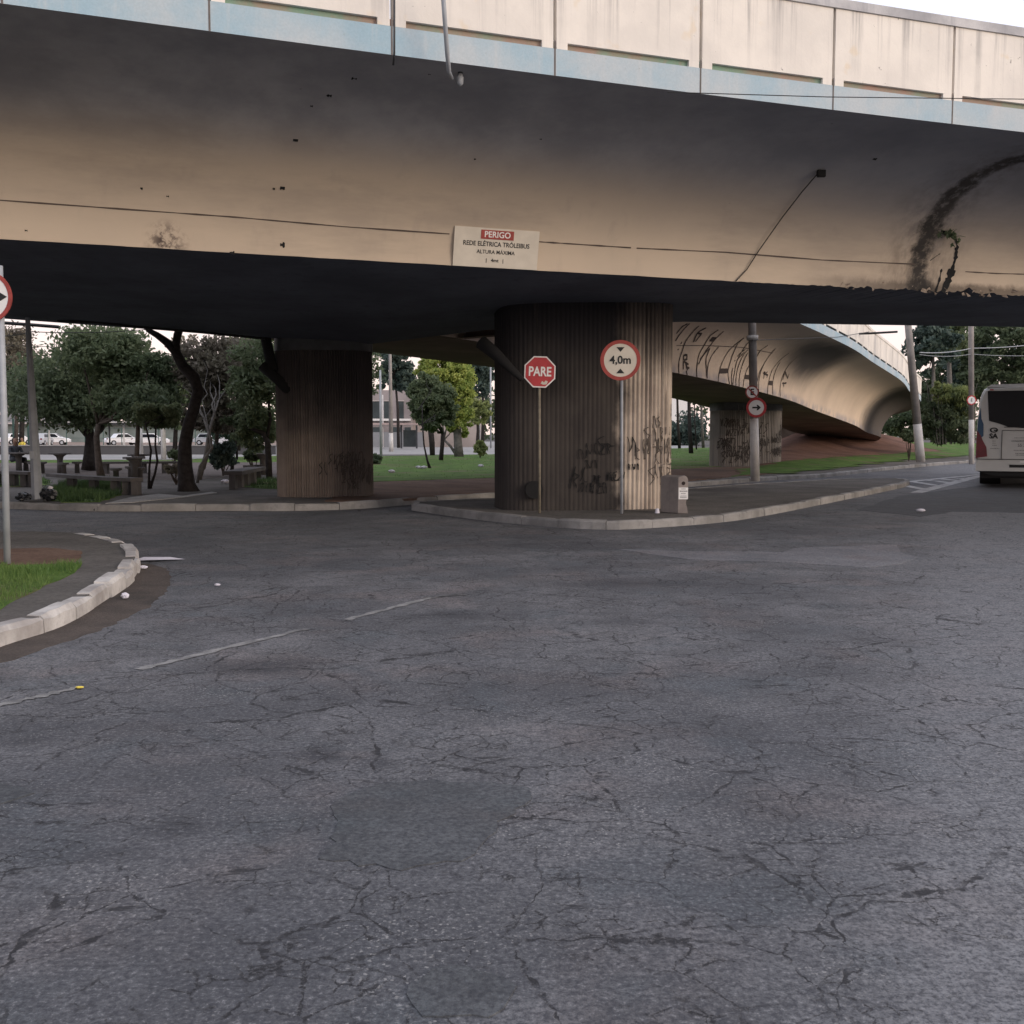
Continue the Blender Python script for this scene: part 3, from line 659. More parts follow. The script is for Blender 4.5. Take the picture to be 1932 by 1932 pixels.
# rebar/rough lip pieces of broken concrete along the lower edge
mb = MB()
for x in np.arange(4.8, 12.6, .055):
    if random.random() < .55 * sst(4.6, 7, x):
        E, n = main_frame(x); c0 = E + n * random.uniform(-.03, .03) + np.array([0, 0, random.uniform(-.03, .10)]); s = random.uniform(.02, .06)
        o_ = [c0 + np.array([random.uniform(-1, 1) * s * 1.6, random.uniform(-1, 1) * s * .5, random.uniform(-1, 1) * s]) for _ in range(5)]
        mb.add(off(o_), [(0, 1, 2), (0, 2, 3), (0, 3, 4), (0, 4, 1), (1, 2, 3, 4)])
mb.build('broken_edge', concrete_mat('broken', (.36, .29, .23), (.10, .08, .07), .9, 6, .3, .6), via)
# deck edge band
BH = .33
def sect_strip(frame, stations, prof, offo=(0, 16.5, 0)):
    """prof: closed list of (outward, z) relative to the deck edge"""
    mb = MB(); n_ = len(prof)
    for s in stations:
        e, n = frame(s)
        for a, z in prof: p = e + n * a + np.array([0, 0, z]); mb.v.append((p[0] - offo[0], p[1] - offo[1], p[2] - offo[2]))
    for i in range(len(stations) - 1):
        for j in range(n_):
            j2 = (j + 1) % n_; mb.f.append((i * n_ + j, (i + 1) * n_ + j, (i + 1) * n_ + j2, i * n_ + j2)); mb.mi.append(0)
    mb.f.append(tuple(range(n_))); mb.mi.append(0); b = (len(stations) - 1) * n_; mb.f.append(tuple(range(b + n_ - 1, b - 1, -1))); mb.mi.append(0)
    return mb
def deck_edge(x): E, n = main_frame(x); return E + n * OV + np.array([0, 0, RISE]), n
st = list(np.arange(-60, 60, 1.0))
sect_strip(deck_edge, st, [(0, 0), (0, BH), (-.35, BH), (-.35, .004)]).build('edge_band', M['bluepaint'], via)
sect_strip(deck_edge, st, [(-.05, BH + .001), (-.05, BH + .10), (-.34, BH + .10), (-.34, BH + .001)]).build('ledge', M['ledge'], via)
jx = [-3.39, -1.43, .54, 2.50, 4.47, 6.41]
joints = [jx[0] - 1.96 * k_ for k_ in range(14, 0, -1)] + jx + [jx[-1] + 1.95 * k_ for k_ in range(1, 16)]
def arcx(xd):  # station whose deck edge has this X
    x = xd
    for _ in range(6): x -= deck_edge(x)[0][0] - xd
    return x
joints = [arcx(x) for x in joints]
PT = 1.50
kq = NT('parapet_streaked'); P_ = kq.pos(); z_ = kq.sep(P_)[2]
cq = kq.mix(kq.mapr(kq.noise(.8, 6, .65), .35, .7, 0, .45), (.80, .75, .685), (.55, .52, .49))
stq = kq.noise(1.0, 6, .7, kq.vmul(P_, (6, 6, .18)))
cq = kq.mix(kq.math('MULTIPLY', kq.mapr(stq, .50, .70), kq.mapr(kq.math('ADD', z_, kq.math('MULTIPLY', kq.noise(1.3, 4, .6), 1.2)), 7.0, 8.3, .12, .85)), cq, (.30, .285, .28))
cq = kq.mix(kq.mapr(kq.noise(2.0, 3, .6, kq.vmul(P_, (1, 1, 1), (4, 4, 4))), .60, .70, 0, .4), cq, (.70, .56, .38))
cq = kq.mix(kq.mapr(kq.noise(7, 4, .75, kq.vmul(P_, (1, 1, 1), (9, 4, 4))), .68, .73, 0, .8), cq, (.16, .14, .13))
kq.bump(kq.noise(16, 6, .7), .3, .01); M['parapet_streaked'] = kq.col(cq, .9, .2)
def add_panels(frame, js, parent, origin, BH=BH, PT=PT, mname='parapet_panel', slot=.085, mg=.16):
    for a, b in zip(js, js[1:]):
        g = (b - a) * .011; L = (b - a); m1 = L * mg / 2 * .9; mb = MB()
        cols = [a + g, a + g + m1, (a + b) / 2, b - g - m1, b - g]
        zb = [BH + .001, BH + slot, BH + slot, BH + slot, BH + .001]
        # front outline handled as column boxes: foot, body, foot
        def blk(s0, s1, z0, z1, o=0.0, th=.16, k_=4):
            vs = []; fs = []
            for i in range(k_ + 1):
                e, n = frame(s0 + (s1 - s0) * i / k_)
                for aa, z in ((o, z0), (o, z1), (o - th, z1), (o - th, z0)): p = e + n * aa + np.array([0, 0, z]) - np.array(origin); vs.append(tuple(p))
            for i in range(k_):
                for j in range(4): fs.append((i * 4 + j, i * 4 + 4 + j, i * 4 + 4 + (j + 1) % 4, i * 4 + (j + 1) % 4))
            fs.append((0, 1, 2, 3)); fs.append((k_ * 4 + 3, k_ * 4 + 2, k_ * 4 + 1, k_ * 4)); mb.add(vs, fs)
        blk(cols[0], cols[4], BH + slot, PT - .13)
        blk(cols[0], cols[1], BH + .001, BH + slot - .0005, k_=1); blk(cols[3], cols[4], BH + .001, BH + slot - .0005, k_=1)
        o = mb.build(mname, M['parapet_streaked'] if origin[1] < 20 else M['parapet'], parent)
add_panels(deck_edge, joints, via, (0, 16.5, 0))
for x in joints[8:-9]:
    e_, n_ = deck_edge(x); tg = np.array([-n_[1], n_[0], 0]); vs = []
    for q_ in (-.011, .011):
        for z_ in (-.004, BH + .10): vs.append(tuple(e_ + tg * q_ + n_ * .004 + np.array([0, -16.5, z_])))
    MB().add(vs, [(0, 2, 3, 1), (1, 3, 2, 0)][:1]).build('joint', M['groovec'], via)
sect_strip(deck_edge, st, [(.025, PT - .128), (.02, PT), (-.2, PT), (-.2, PT - .128)]).build('parapet_cap', M['cap'], via)
# slab top and far parapet
def back_edge(x):
    E, n = main_frame(x); W = np.interp(x, sw, ww); return E - n * (W + 2.6) + np.array([0, 0, RISE]), -n
mb = MB()
for x in st:
    e, n = deck_edge(x); b, _ = back_edge(x)
    for p in (e - n * .3, b + n * .1): mb.v.append((p[0], p[1] - 16.5, p[2] + BH - .02 if p is not b else p[2] + BH - .02))
for i in range(len(st) - 1): mb.f.append((2 * i, 2 * i + 1, 2 * i + 3, 2 * i + 2)); mb.mi.append(0)
mb.build('deck', M['asphalt_far'], via)
sect_strip(back_edge, st, [(0, 0), (0, PT), (-.16, PT), (-.16, 0)]).build('back_parapet', M['parapet'], via)
# shutter-board groove, crack lines on the fascia
def surf_ribbon(mb, surf, inv, px, wd, off_=.006, origin=(0, 16.5, 0), k_=6, jit=0.0, solid=None):
    st_ = [inv(x, y) for x, y in px]; pts = []
    for a, b in zip(st_, st_[1:]):
        for i in range(k_): f = i / k_; pts.append((a[0] + (b[0] - a[0]) * f, a[1] + (b[1] - a[1]) * f))
    pts.append(st_[-1]); P3 = [np.array(surf(s, t, off_)) for s, t in pts]; n = len(P3); vs = []
    eps = 1e-3
    for i, p in enumerate(P3):
        d = P3[min(i + 1, n - 1)] - P3[max(i - 1, 0)]; nr = np.array(surf(*pts[i], off_ + .1)) - np.array(surf(*pts[i], off_)); q = np.cross(d, nr); L = np.linalg.norm(q); q = q / (L + 1e-9)
        w_ = wd * (1 + random.uniform(-jit, jit)); vs += [p + q * w_ / 2, p - q * w_ / 2]
    mb.add(off(vs, origin), [(2 * i, 2 * i + 1, 2 * i + 3, 2 * i + 2) for i in range(n - 1)])
mb = MB()
surf_ribbon(mb, main_surf, inv_main, [(-60, 374), (0, 378), (220, 394), (440, 410), (650, 426), (850, 440)], .018, jit=.4)
surf_ribbon(mb, main_surf, inv_main, [(1016, 455), (1100, 461), (1190, 466)], .02, jit=.4)
surf_ribbon(mb, main_surf, inv_main, [(1200, 467), (1370, 477), (1550, 490), (1725, 499)], .02, jit=.4)
surf_ribbon(mb, main_surf, inv_main, [(1820, 512), (1880, 515), (1960, 518)], .02, jit=.4)
mb.build('groove', plain('groove', (.09, .07, .06), .9), via)
mb = MB()
surf_ribbon(mb, main_surf, inv_main, [(1778, 553), (1790, 528), (1797, 508)], .13, .008, jit=.45)
surf_ribbon(mb, main_surf, inv_main, [(1796, 512), (1803, 485), (1806, 465)], .07, .008, jit=.5)
surf_ribbon(mb, main_surf, inv_main, [(1806, 468), (1804, 452), (1792, 441), (1776, 436)], .03, .008, jit=.6)
surf_ribbon(mb, main_surf, inv_main, [(1764, 553), (1771, 528), (1776, 508)], .035, .009, jit=.7)
surf_ribbon(mb, main_surf, inv_main, [(1754, 492), (1766, 484), (1774, 478)], .012, .009, jit=.7)
mb.build('crack', M['soil'], via)
for (x_, y_, r_) in ((668, 148, .05), (620, 180, .05), (588, 200, .03), (558, 262, .05), (535, 353, .06), (515, 357, .03), (265, 355, .04), (315, 372, .03), (532, 461, .07), (437, 478, .04), (810, 140, .03), (895, 300, .02), (1020, 262, .03), (1650, 300, .05), (50, 436, .03)):
    mb = MB(); surf_ribbon(mb, main_surf, inv_main, [(x_ - r_ * 75, y_), (x_ + r_ * 75, y_ + r_ * 12)], r_ * .75, .006, k_=5, jit=.75); mb.build('spall', M['soil'], via)
# little fern growing out of the crack
P0 = main_surf(*inv_main(1785, 440), .03)
pl = thing('weed', 'small leafy weed growing from the cracked beige fascia', 'plant', tuple(P0))
V, Fq, _ = leaves([((-.06, -.06, -.02), (.20, .08, .06)), ((.12, -.06, -.06), (.12, .06, .16)), ((-.14, -.06, .10), (.06, .05, .10))], 60, .05, 26, .18, .5, .3, 1.0)
npmesh('foliage', V, Fq, M['leafdark'], pl)
mb = MB()
for _ in range(9): limb(mb, (0, .02, 0), (random.uniform(-.3, .3), -.08, random.uniform(-.22, .08)), .008, .003, .2, 3, 4)
mb.build('stem', M['leafdark'], pl)
# pipes on the parapet
e = lambda x, y, Y: Vector(AY(x, y, Y))
pp = thing('drain_pipe', 'long bent white pipe hanging down over the parapet', 'pipe', AY(845, 100, 12.6))
o_ = Vector(pp.location)
MB().tube([e(832, -60, 12.55) - o_, e(838, 20, 12.62) - o_, e(843, 90, 12.72) - o_, e(847, 135, 12.95) - o_, e(852, 148, 13.1) - o_], .027, 8).build('tube', M['steel'], pp, True)
pp = thing('conduit_pipe', 'thin grey conduit down the parapet joint left of the bent pipe', 'pipe', AY(744, 60, 12.3)); o_ = Vector(pp.location)
MB().tube([e(744, -60, 12.35) - o_, e(744, 100, 12.3) - o_, e(742, 122, 12.45) - o_], .013, 6).build('tube', M['steeldark'], pp, True)
P0 = main_surf(*inv_main(868, 138), .05)
lf = thing('bulkhead_lamp', 'small oval bulkhead fitting under the slab beside the bent pipe', 'lamp', tuple(P0))
MB().tube([(0, 0, .1), (0, 0, .02)], .03, 8).build('mount', M['steeldark'], lf)
MB().tube([(0, 0, .03), (0, 0, -.02), (0, 0, -.09), (0, 0, -.12)], [.03, .045, .04, .012], 10).build('lens', M['steel'], lf, True)
# bracket and cable under the slab
q = [main_surf(*inv_main(x, y), .03) for x, y in [(1542, 322), (1512, 360), (1475, 410), (1430, 475), (1408, 510), (1385, 530)]]
cb = thing('hanging_cable', 'thin cable running down the fascia from a dark bracket', 'cable', tuple(q[0])); o_ = Vector(q[0])
MB().tube([Vector(p) - o_ for p in q], .009, 5).build('wire', M['black'], cb)
mb = MB(); mb.box((0, 0, .08), (.05, .05, .25)); mb.box((-.08, 0, .14), (.22, .04, .03)); mb.box((.04, -.02, -.02), (.12, .08, .1)); mb.build('bracket', M['soil'], cb)
# PERIGO sign
sE, sn = main_frame(inv_main(933, 507)[0])
xl, xr = inv_main(852, 503)[0], inv_main(1013, 512)[0]
cx_ = (xl + xr) / 2; sE, sn = main_frame(cx_); h_ = math.atan(ce[1] + 2 * ce[0] * cx_)
SW = (xr - xl) / math.cos(h_)
sg = thing('warning_sign', 'white warning board PERIGO fixed to the lower edge of the fascia', 'sign', tuple(sE + sn * .015), h_)
SH = .585
board = MB().box((0, -.0, SH / 2 + .004), (SW, .02, SH)).build('board', M['signcream'], sg); board.rotation_euler = (R(12.5), 0, 0)
MB().box((-.0, -.0135, SH * .845), (.53, .006, .135)).build('red_panel', M['darkred'], board)
textmesh('lettering', 'PERIGO', .125, M['signwhite'], board, (0, -.018, SH * .843), .0022, .001, 1.0)
textmesh('lettering', 'REDE ELÉTRICA TRÓLEIBUS', .096, M['black'], board, (-.005, -.0125, SH * .60), .0018, .001, .92)
textmesh('lettering', 'ALTURA MÁXIMA', .08, M['black'], board, (-.01, -.0125, SH * .40), .001, .001, .98)
textmesh('lettering', '|   4mt   |', .07, M['black'], board, (-.02, -.0125, SH * .19), .0015, .001, 1.1)

# ================================================================== RAMP
rp = thing('ramp_viaduct', 'curved concrete ramp with tall graffiti descending to the red earth mound', 'ramp', (8, 40, 0)); RO = (8, 40, 0)
ss = list(np.arange(0, 11, .1)) + [10.999]
mb = MB(); mb2 = MB(); uv = []
for s in ss:
    E, n, rise = ramp_frame(s)
    for j in range(NC + 1): mb.v.append(tuple(ramp_surf(s, j / NC) - np.array(RO))); uv.append((s, j / NC))
    B = E - n * 4.5; ro = [E, (E + B) / 2, B] + [B - n * ROV * (1 - math.cos(a)) + np.array([0, 0, rise * math.sin(a)]) for a in (.3, .7, 1.1, math.pi / 2)]
    for p in ro: mb2.v.append(tuple(p - np.array(RO)))
K = NC + 1
for i in range(len(ss) - 1):
    for j in range(NC): mb.f.append((i * K + j, (i + 1) * K + j, (i + 1) * K + j + 1, i * K + j + 1)); mb.mi.append(0)
    for j in range(6): mb2.f.append((i * 7 + j, i * 7 + j + 1, (i + 1) * 7 + j + 1, (i + 1) * 7 + j)); mb2.mi.append(0)
k = NT('ramp_fascia'); U = k.sep(k.tc.outputs['UV']); P = k.pos()
c = k.mix(k.mapr(k.noise(.5, 6, .6), .3, .7, 0, .5), (.76, .61, .48), (.60, .48, .38))
c = k.mix(k.mapr(U[1], .45, .9, 0, .6), c, (.34, .32, .31))
c = k.mix(k.math('MULTIPLY', k.mapr(U[1], .12, .02), k.mapr(k.noise(1.4, 4, .6), .35, .6)), c, (.46, .40, .38))
# soot of old fires near the ground end
so1, st1 = inv_ramp(1545, 672)
dx = k.math('MULTIPLY', k.math('SUBTRACT', U[0], so1 + .05), 1.35); dt = k.math('MULTIPLY', k.math('SUBTRACT', U[1], st1), 1.7)
rr = k.math('ADD', k.math('SQRT', k.math('ADD', k.math('MULTIPLY', dx, dx), k.math('MULTIPLY', dt, dt))), k.math('MULTIPLY', k.noise(.7, 4, .6), .35))
c = k.mix(k.math('MULTIPLY', k.mapr(rr, 1.15, .45), .93), c, (.05, .05, .056))
so2 = 6.75
c = k.mix(k.math('MULTIPLY', k.mapr(k.math('ADD', U[0], k.math('MULTIPLY', k.noise(.6, 4, .6), .5)), so2 - .45, so2 + .35, 0, .93), .98), c, (.05, .05, .055))
k.bump(k.noise(6, 5, .6), .15, .01); k.col(c, .9, .2)
mb.build('fascia', k.m, rp, True, uv=uv); mb2.build('soffit', plain('ramp_soffit', (.20, .15, .13), .9, .35, .7), rp)
def ramp_edge(s): E, n, rise = ramp_frame(s); return E + n * ROV + np.array([0, 0, rise]), n
def ramp_back(s): E, n, rise = ramp_frame(s); return E - n * (4.5 + ROV) + np.array([0, 0, rise]), -n
sect_strip(ramp_edge, ss, [(0, 0), (0, BH), (-.35, BH), (-.35, .004)], RO).build('edge_band', M['bluepaint'], rp)
sect_strip(ramp_edge, ss, [(-.05, BH + .001), (-.05, BH + .10), (-.34, BH + .10), (-.34, BH + .001)], RO).build('ledge', M['soil'], rp)
# joints every ~2 m along the edge
cum = [0]; pe = [ramp_edge(s)[0] for s in ss]
for a, b in zip(pe, pe[1:]): cum.append(cum[-1] + np.linalg.norm(b - a))
js = list(np.interp(np.arange(0, cum[-1], 2.05), cum, ss))
add_panels(ramp_edge, js, rp, RO, mname='parapet_panel')
sect_strip(ramp_edge, ss, [(.025, PT - .128), (.02, PT), (-.2, PT), (-.2, PT - .128)], RO).build('parapet_cap', M['parapet'], rp)
sect_strip(ramp_back, ss, [(0, 0), (0, PT), (-.16, PT), (-.16, 0)], RO).build('back_parapet', M['parapet'], rp)
mb = MB()
for s in ss:
    for p in (ramp_edge(s)[0], ramp_back(s)[0]): mb.v.append((p[0] - 8, p[1] - 40, p[2] + BH - .02))
for i in range(len(ss) - 1): mb.f.append((2 * i, 2 * i + 1, 2 * i + 3, 2 * i + 2)); mb.mi.append(0)
mb.build('deck', M['asphalt_far'], rp)
gr = MB(); g7 = lambda L: [(1269.3 + .14423 * a, 600.6 + .14423 * b) for a, b in L]
thin = [[(40, 300), (90, 220), (150, 120), (215, 62)], [(40, 190), (130, 110), (180, 65)], [(85, 720), (85, 560), (110, 430), (160, 300), (250, 180), (340, 90)],
 [(265, 310), (330, 180), (430, 120)], [(300, 300), (370, 200), (320, 190)], [(320, 770), (320, 600), (350, 470), (410, 340), (490, 230), (590, 150)],
 [(330, 600), (400, 480), (500, 330), (580, 240), (660, 170)], [(360, 540), (480, 380), (430, 520), (435, 640), (455, 790)], [(455, 790), (465, 600), (500, 500), (590, 370)],
 [(595, 825), (605, 700), (650, 560), (730, 420), (830, 320), (930, 250)], [(740, 865), (725, 700), (750, 560), (800, 420), (850, 330), (930, 250)],
 [(785, 870), (800, 720), (840, 560), (900, 440), (990, 310)], [(830, 880), (835, 740), (860, 600), (920, 470), (985, 400)], [(870, 900), (875, 740), (910, 600), (980, 440)],
 [(925, 905), (935, 770), (960, 680), (1000, 600)], [(775, 870), (770, 760), (775, 650)], [(1100, 830), (1130, 700), (1180, 610), (1240, 510), (1350, 390)],
 [(1125, 950), (1135, 780), (1190, 610)], [(1080, 520), (1150, 420), (1235, 350)], [(1240, 990), (1255, 830), (1300, 680), (1380, 560), (1520, 455)],
 [(1310, 1000), (1310, 830), (1350, 680), (1400, 570)], [(1405, 1020), (1410, 860), (1440, 740), (1520, 600), (1630, 510)], [(1430, 850), (1480, 850)], [(1450, 850), (1455, 890)],
 [(1440, 800), (1470, 700), (1500, 790), (1520, 720)], [(1205, 700), (1180, 715), (1210, 735), (1205, 700), (1185, 780)], [(1240, 705), (1215, 710), (1215, 735), (1240, 745), (1222, 775)],
 [(140, 545), (150, 480), (190, 480), (190, 540), (140, 550)], [(130, 550), (205, 600)], [(145, 560), (140, 670)], [(165, 580), (195, 680)], [(180, 690), (185, 745)], [(185, 640), (210, 645)],
 [(100, 330), (110, 305)], [(65, 420), (75, 395)], [(805, 560), (810, 545)], [(840, 500), (900, 430), (950, 400)], [(860, 520), (940, 440)]]
thick = [[(610, 685), (720, 690)], [(940, 765), (1000, 770)], [(1250, 845), (1305, 850)], [(485, 265), (545, 270)]]
for L in thin: surf_ribbon(gr, ramp_surf, inv_ramp, g7(L), .07, .012, RO, 6, .25)
for L in thick: surf_ribbon(gr, ramp_surf, inv_ramp, g7(L), .17, .016, RO, 4, .1)
gr.build('graffiti', plain('sprayblack', (.085, .064, .055), .9), rp)
gl = MB(); surf_ribbon(gl, ramp_surf, inv_ramp, g7([(40, 350), (400, 355), (900, 380), (1300, 450)]), .03, .008, RO, 5); gl.build('groove', plain('groove_r', (.20, .16, .14), .9), rp)

# ================================================================== PILLARS
def pillar(name, label, c, lx, ly, rz, h, m, period=.085, amp=.014, ex=3.2, z0=.12, cap=None, fade=None):
    t = thing(name, label, 'pillar', (c[0], c[1], z0), rz); mb = MB()
    per = 2 * (lx + ly) * .92; nr = int(per / period); N = nr * 6; ring = []
    # uniform arclength sampling of a superellipse
    tt = np.linspace(0, 2 * np.pi, 4000); X = np.sign(np.cos(tt)) * np.abs(np.cos(tt)) ** (2 / ex) * lx / 2; Y = np.sign(np.sin(tt)) * np.abs(np.sin(tt)) ** (2 / ex) * ly / 2
    cu_ = np.concatenate([[0], np.cumsum(np.hypot(np.diff(X), np.diff(Y)))]); s = np.linspace(0, cu_[-1], N + 1)[:-1]; x = np.interp(s, cu_, X); y = np.interp(s, cu_, Y)
    tx = np.roll(x, -1) - np.roll(x, 1); ty = np.roll(y, -1) - np.roll(y, 1); L = np.hypot(tx, ty); nx, ny = ty / L, -tx / L
    rib = np.array([0, .6, 1, 1, .6, 0])[np.arange(N) % 6]
    jt = np.repeat(rng.uniform(.45, 1.3, nr), 6)
    levels = np.linspace(0, h, 14)
    for z in levels:
        for i in range(N): a = (rib[i] - .5) * amp * 2 * jt[i] * (1 if not fade else (.22 + .78 * sst(fade[0], fade[1], x[i]))); mb.v.append((x[i] + nx[i] * a, y[i] + ny[i] * a, z))
    for k_ in range(len(levels) - 1):
        for i in range(N): j = (i + 1) % N; mb.f.append((k_ * N + i, k_ * N + j, (k_ + 1) * N + j, (k_ + 1) * N + i)); mb.mi.append(0)
    mb.build('shaft', m, t)
    if cap:
        pts = [(x[i] * 1.0, y[i] * 1.0) for i in range(0, N, 4)]; MB().slab([(a * cap[2], b * cap[2]) for a, b in pts], cap[0], cap[1]).build('capital', M['steeldark'], t)
    return t, (x, y, nx, ny, s, cu_[-1])
GLY = [[(0, 0), (.1, 1), (.5, 1), (.6, 0)], [(0, 0), (0, 1)], [(0, 1), (0, 0), (.5, 1), (.5, 0)], [(0, 1), (.05, 0), (.45, 0)], [(.5, 1), (0, .8), (.4, .4), (0, 0)], [(0, 1), (.25, 0), (.5, 1)],
       [(0, 0), (0, 1), (.45, .8), (0, .5), (.5, 0)], [(.5, 1), (.05, .9), (0, .1), (.5, 0)], [(0, 0), (.25, 1), (.5, 0)], [(.1, .45), (.45, .45)], [(0, 1), (.5, 1), (0, 0), (.5, .05)]]
def scribbles(t, data, n, m, zr, frac, wd=.02, seed=1, size=.35):
    """rows of tall spray-can tags made of letter strokes that follow the ribbed face"""
    x, y, nx, ny, s, L = data; rr = random.Random(seed); mb = MB(); N = len(x)
    for _ in range(n):
        a0_ = rr.uniform(*frac) * N; z0 = rr.uniform(*zr); h = size * rr.uniform(.5, 1.4); sl_ = rr.uniform(-.15, .25)
        for q_ in range(rr.randint(2, 5)):
            g = rr.choice(GLY); w_ = h * rr.uniform(.45, .8)
            pts = [(a0_ + (gx * w_ + sl_ * gz * h + rr.uniform(-.02, .02)) / L * N, max(.06, z0 + gz * h + rr.uniform(-.04, .04) * h)) for gx, gz in g]
            for (a0, b0), (a1, b1) in zip(pts, pts[1:]):
                K_ = 5; loc = []; dl = math.hypot((a1 - a0) * L / N, b1 - b0) + 1e-6; pa, pz = -(b1 - b0) / dl, ((a1 - a0) * L / N) / dl; cv_ = rr.uniform(-.12, .12) * dl
                for q in range(K_ + 1):
                    f = q / K_; bow = cv_ * 4 * f * (1 - f); aa = a0 + (a1 - a0) * f + bow * pa / L * N; bb = b0 + (b1 - b0) * f + bow * pz
                    for sg_ in (-1, 1):
                        ai = aa + sg_ * wd / 2 * pa / L * N; i = int(round(ai)) % N; loc.append((x[i] + nx[i] * .024, y[i] + ny[i] * .024, max(.02, bb + sg_ * wd / 2 * pz)))
                mb.add(loc, [(2 * q, 2 * q + 1, 2 * q + 3, 2 * q + 2) for q in range(K_)])
            a0_ += (w_ * .75 + .03) / L * N
    return mb.build('graffiti', m, t)
# big pillar on the island
kp = NT('pillar_soot_shade'); P = kp.pos(); sx = kp.sep(P)
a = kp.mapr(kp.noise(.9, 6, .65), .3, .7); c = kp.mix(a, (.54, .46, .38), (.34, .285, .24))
lft = kp.mapr(kp.math('ADD', sx[0], kp.math('MULTIPLY', kp.math('SUBTRACT', kp.noise(1.2, 5, .6), .5), .9)), 2.35, 1.95)  # left part: soot, with the shade of the under-bridge side painted into the colour
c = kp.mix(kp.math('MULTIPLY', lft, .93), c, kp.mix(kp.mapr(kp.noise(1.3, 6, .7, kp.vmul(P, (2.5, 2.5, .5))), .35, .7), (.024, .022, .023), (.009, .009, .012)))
topd = kp.mapr(kp.math('ADD', sx[2], kp.noise(1.4, 5, .6)), 2.7, 4.3); c = kp.mix(kp.math('MULTIPLY', topd, .85), c, (.016, .016, .02))  # shadow below the soffit painted into the top of the shaft
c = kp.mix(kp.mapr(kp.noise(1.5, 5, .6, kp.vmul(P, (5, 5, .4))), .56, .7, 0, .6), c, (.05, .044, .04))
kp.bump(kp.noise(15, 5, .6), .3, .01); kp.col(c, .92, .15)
pc = G(1098, 962, .14)
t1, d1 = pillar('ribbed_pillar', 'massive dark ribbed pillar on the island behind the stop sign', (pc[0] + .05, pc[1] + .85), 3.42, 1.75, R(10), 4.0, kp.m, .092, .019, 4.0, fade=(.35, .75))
scribbles(t1, d1, 26, plain('spraybrown', (.07, .058, .05), .9), (.3, 1.9), (.84, 1.0), .018, 3, .26)
scribbles(t1, d1, 13, M['soil'], (.15, 1.2), (.68, .83), .018, 9, .22)
MB().disc((-1.15, .42), .17, -.93, -.88, 24).build('drain_hole', M['soil'], t1)
# second pillar
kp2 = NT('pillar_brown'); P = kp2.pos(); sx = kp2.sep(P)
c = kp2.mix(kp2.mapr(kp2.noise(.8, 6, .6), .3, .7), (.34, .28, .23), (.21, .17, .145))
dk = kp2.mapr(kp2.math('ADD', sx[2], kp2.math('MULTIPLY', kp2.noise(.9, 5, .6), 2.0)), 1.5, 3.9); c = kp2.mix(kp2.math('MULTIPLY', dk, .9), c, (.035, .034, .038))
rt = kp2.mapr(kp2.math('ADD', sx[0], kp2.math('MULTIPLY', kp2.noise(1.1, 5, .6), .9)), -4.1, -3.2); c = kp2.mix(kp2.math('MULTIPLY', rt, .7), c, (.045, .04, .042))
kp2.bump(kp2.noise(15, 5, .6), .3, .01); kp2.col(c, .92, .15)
pc = G(604, 938, .14)
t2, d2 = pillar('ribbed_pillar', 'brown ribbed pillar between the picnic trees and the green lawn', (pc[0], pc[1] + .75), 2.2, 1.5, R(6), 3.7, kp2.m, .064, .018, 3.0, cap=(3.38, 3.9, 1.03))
scribbles(t2, d2, 16, plain('spraydim', (.05, .04, .035), .9), (.15, .8), (.72, .95), .018, 5, .22)
pc = G(1413, 880, .14)
t3, d3 = pillar('ribbed_pillar', 'short grey ribbed pillar carrying the graffiti ramp', (pc[0], pc[1] + .8), 3.15, 1.6, R(14), 2.75, concrete_mat('pillar3', (.27, .235, .205), (.13, .12, .115), .7, .7, .6, .3, (4, 4, .3)), .085, .014, 4.0, cap=(2.5, 2.95, 1.02))
scribbles(t3, d3, 34, bpy.data.materials['spraydim'], (.15, 1.9), (.54, .96), .03, 11, .38)
# stub pipes on pillars
def stub(label, pts, r=.13):
    t = thing('drain_pipe', label, 'pipe', pts[0]); o_ = Vector(pts[0])
    MB().tube([Vector(p) - o_ for p in pts], r, 10).build('tube', M['soil'], t, True); return t
stub('dark drain pipe slanting down to the big pillar from upper left', [AY(907, 645, 19.3), AY(935, 668, 19.2), AY(985, 716, 19.0)], [.13, .11, .05])
stub('upright dark drain pipe at the upper left of the brown ribbed pillar', [AY(500, 632, 24.1), AY(508, 668, 24.1), AY(515, 700, 24.0)], .12)
stub('short slanting dark pipe joining the brown ribbed pillar below the upright one', [AY(494, 690, 24.0), AY(520, 712, 24.0), AY(546, 738, 24.1)], .12)
# cable tray along the far edge of the soffit
cb = thing('cable_run', 'black cable run fixed under the far edge of the main viaduct', 'cable', AY(250, 612, 23.0)); o_ = Vector(cb.location)
pts = [Vector(AY(x, y, Y)) - o_ for x, y, Y in [(108, 606, 22.6), (180, 608, 22.8), (260, 617, 23), (380, 627, 23.3), (500, 639, 23.6)]]
MB().tube(pts, .03, 6).build('cable', M['black'], cb)

# ================================================================== SIGNS
def ringsign(t, z, r, ringw, y=-.06, glyph=None, sx=1, rot=0):
    face = MB().disc((0, 0), r - ringw * .5, -.006, .006, 40, 0, sx).build('face', M['signwhite'], t); face.location = (0, y, z); face.rotation_euler = (0, 0, rot)
    MB().disc((0, 0), r, -.011, .009, 40, 0, sx, rin=r - ringw).build('rim', M['darkred'], face)
    return face
def arrow(face, s, m):
    return MB().prism([(-.62 * s, -.13 * s), (.15 * s, -.13 * s), (.02 * s, -.42 * s), (.25 * s, -.42 * s), (.68 * s, 0), (.25 * s, .42 * s), (.02 * s, .42 * s), (.15 * s, .13 * s), (-.62 * s, .13 * s)], -.010, -.0065).build('arrow', m, face)
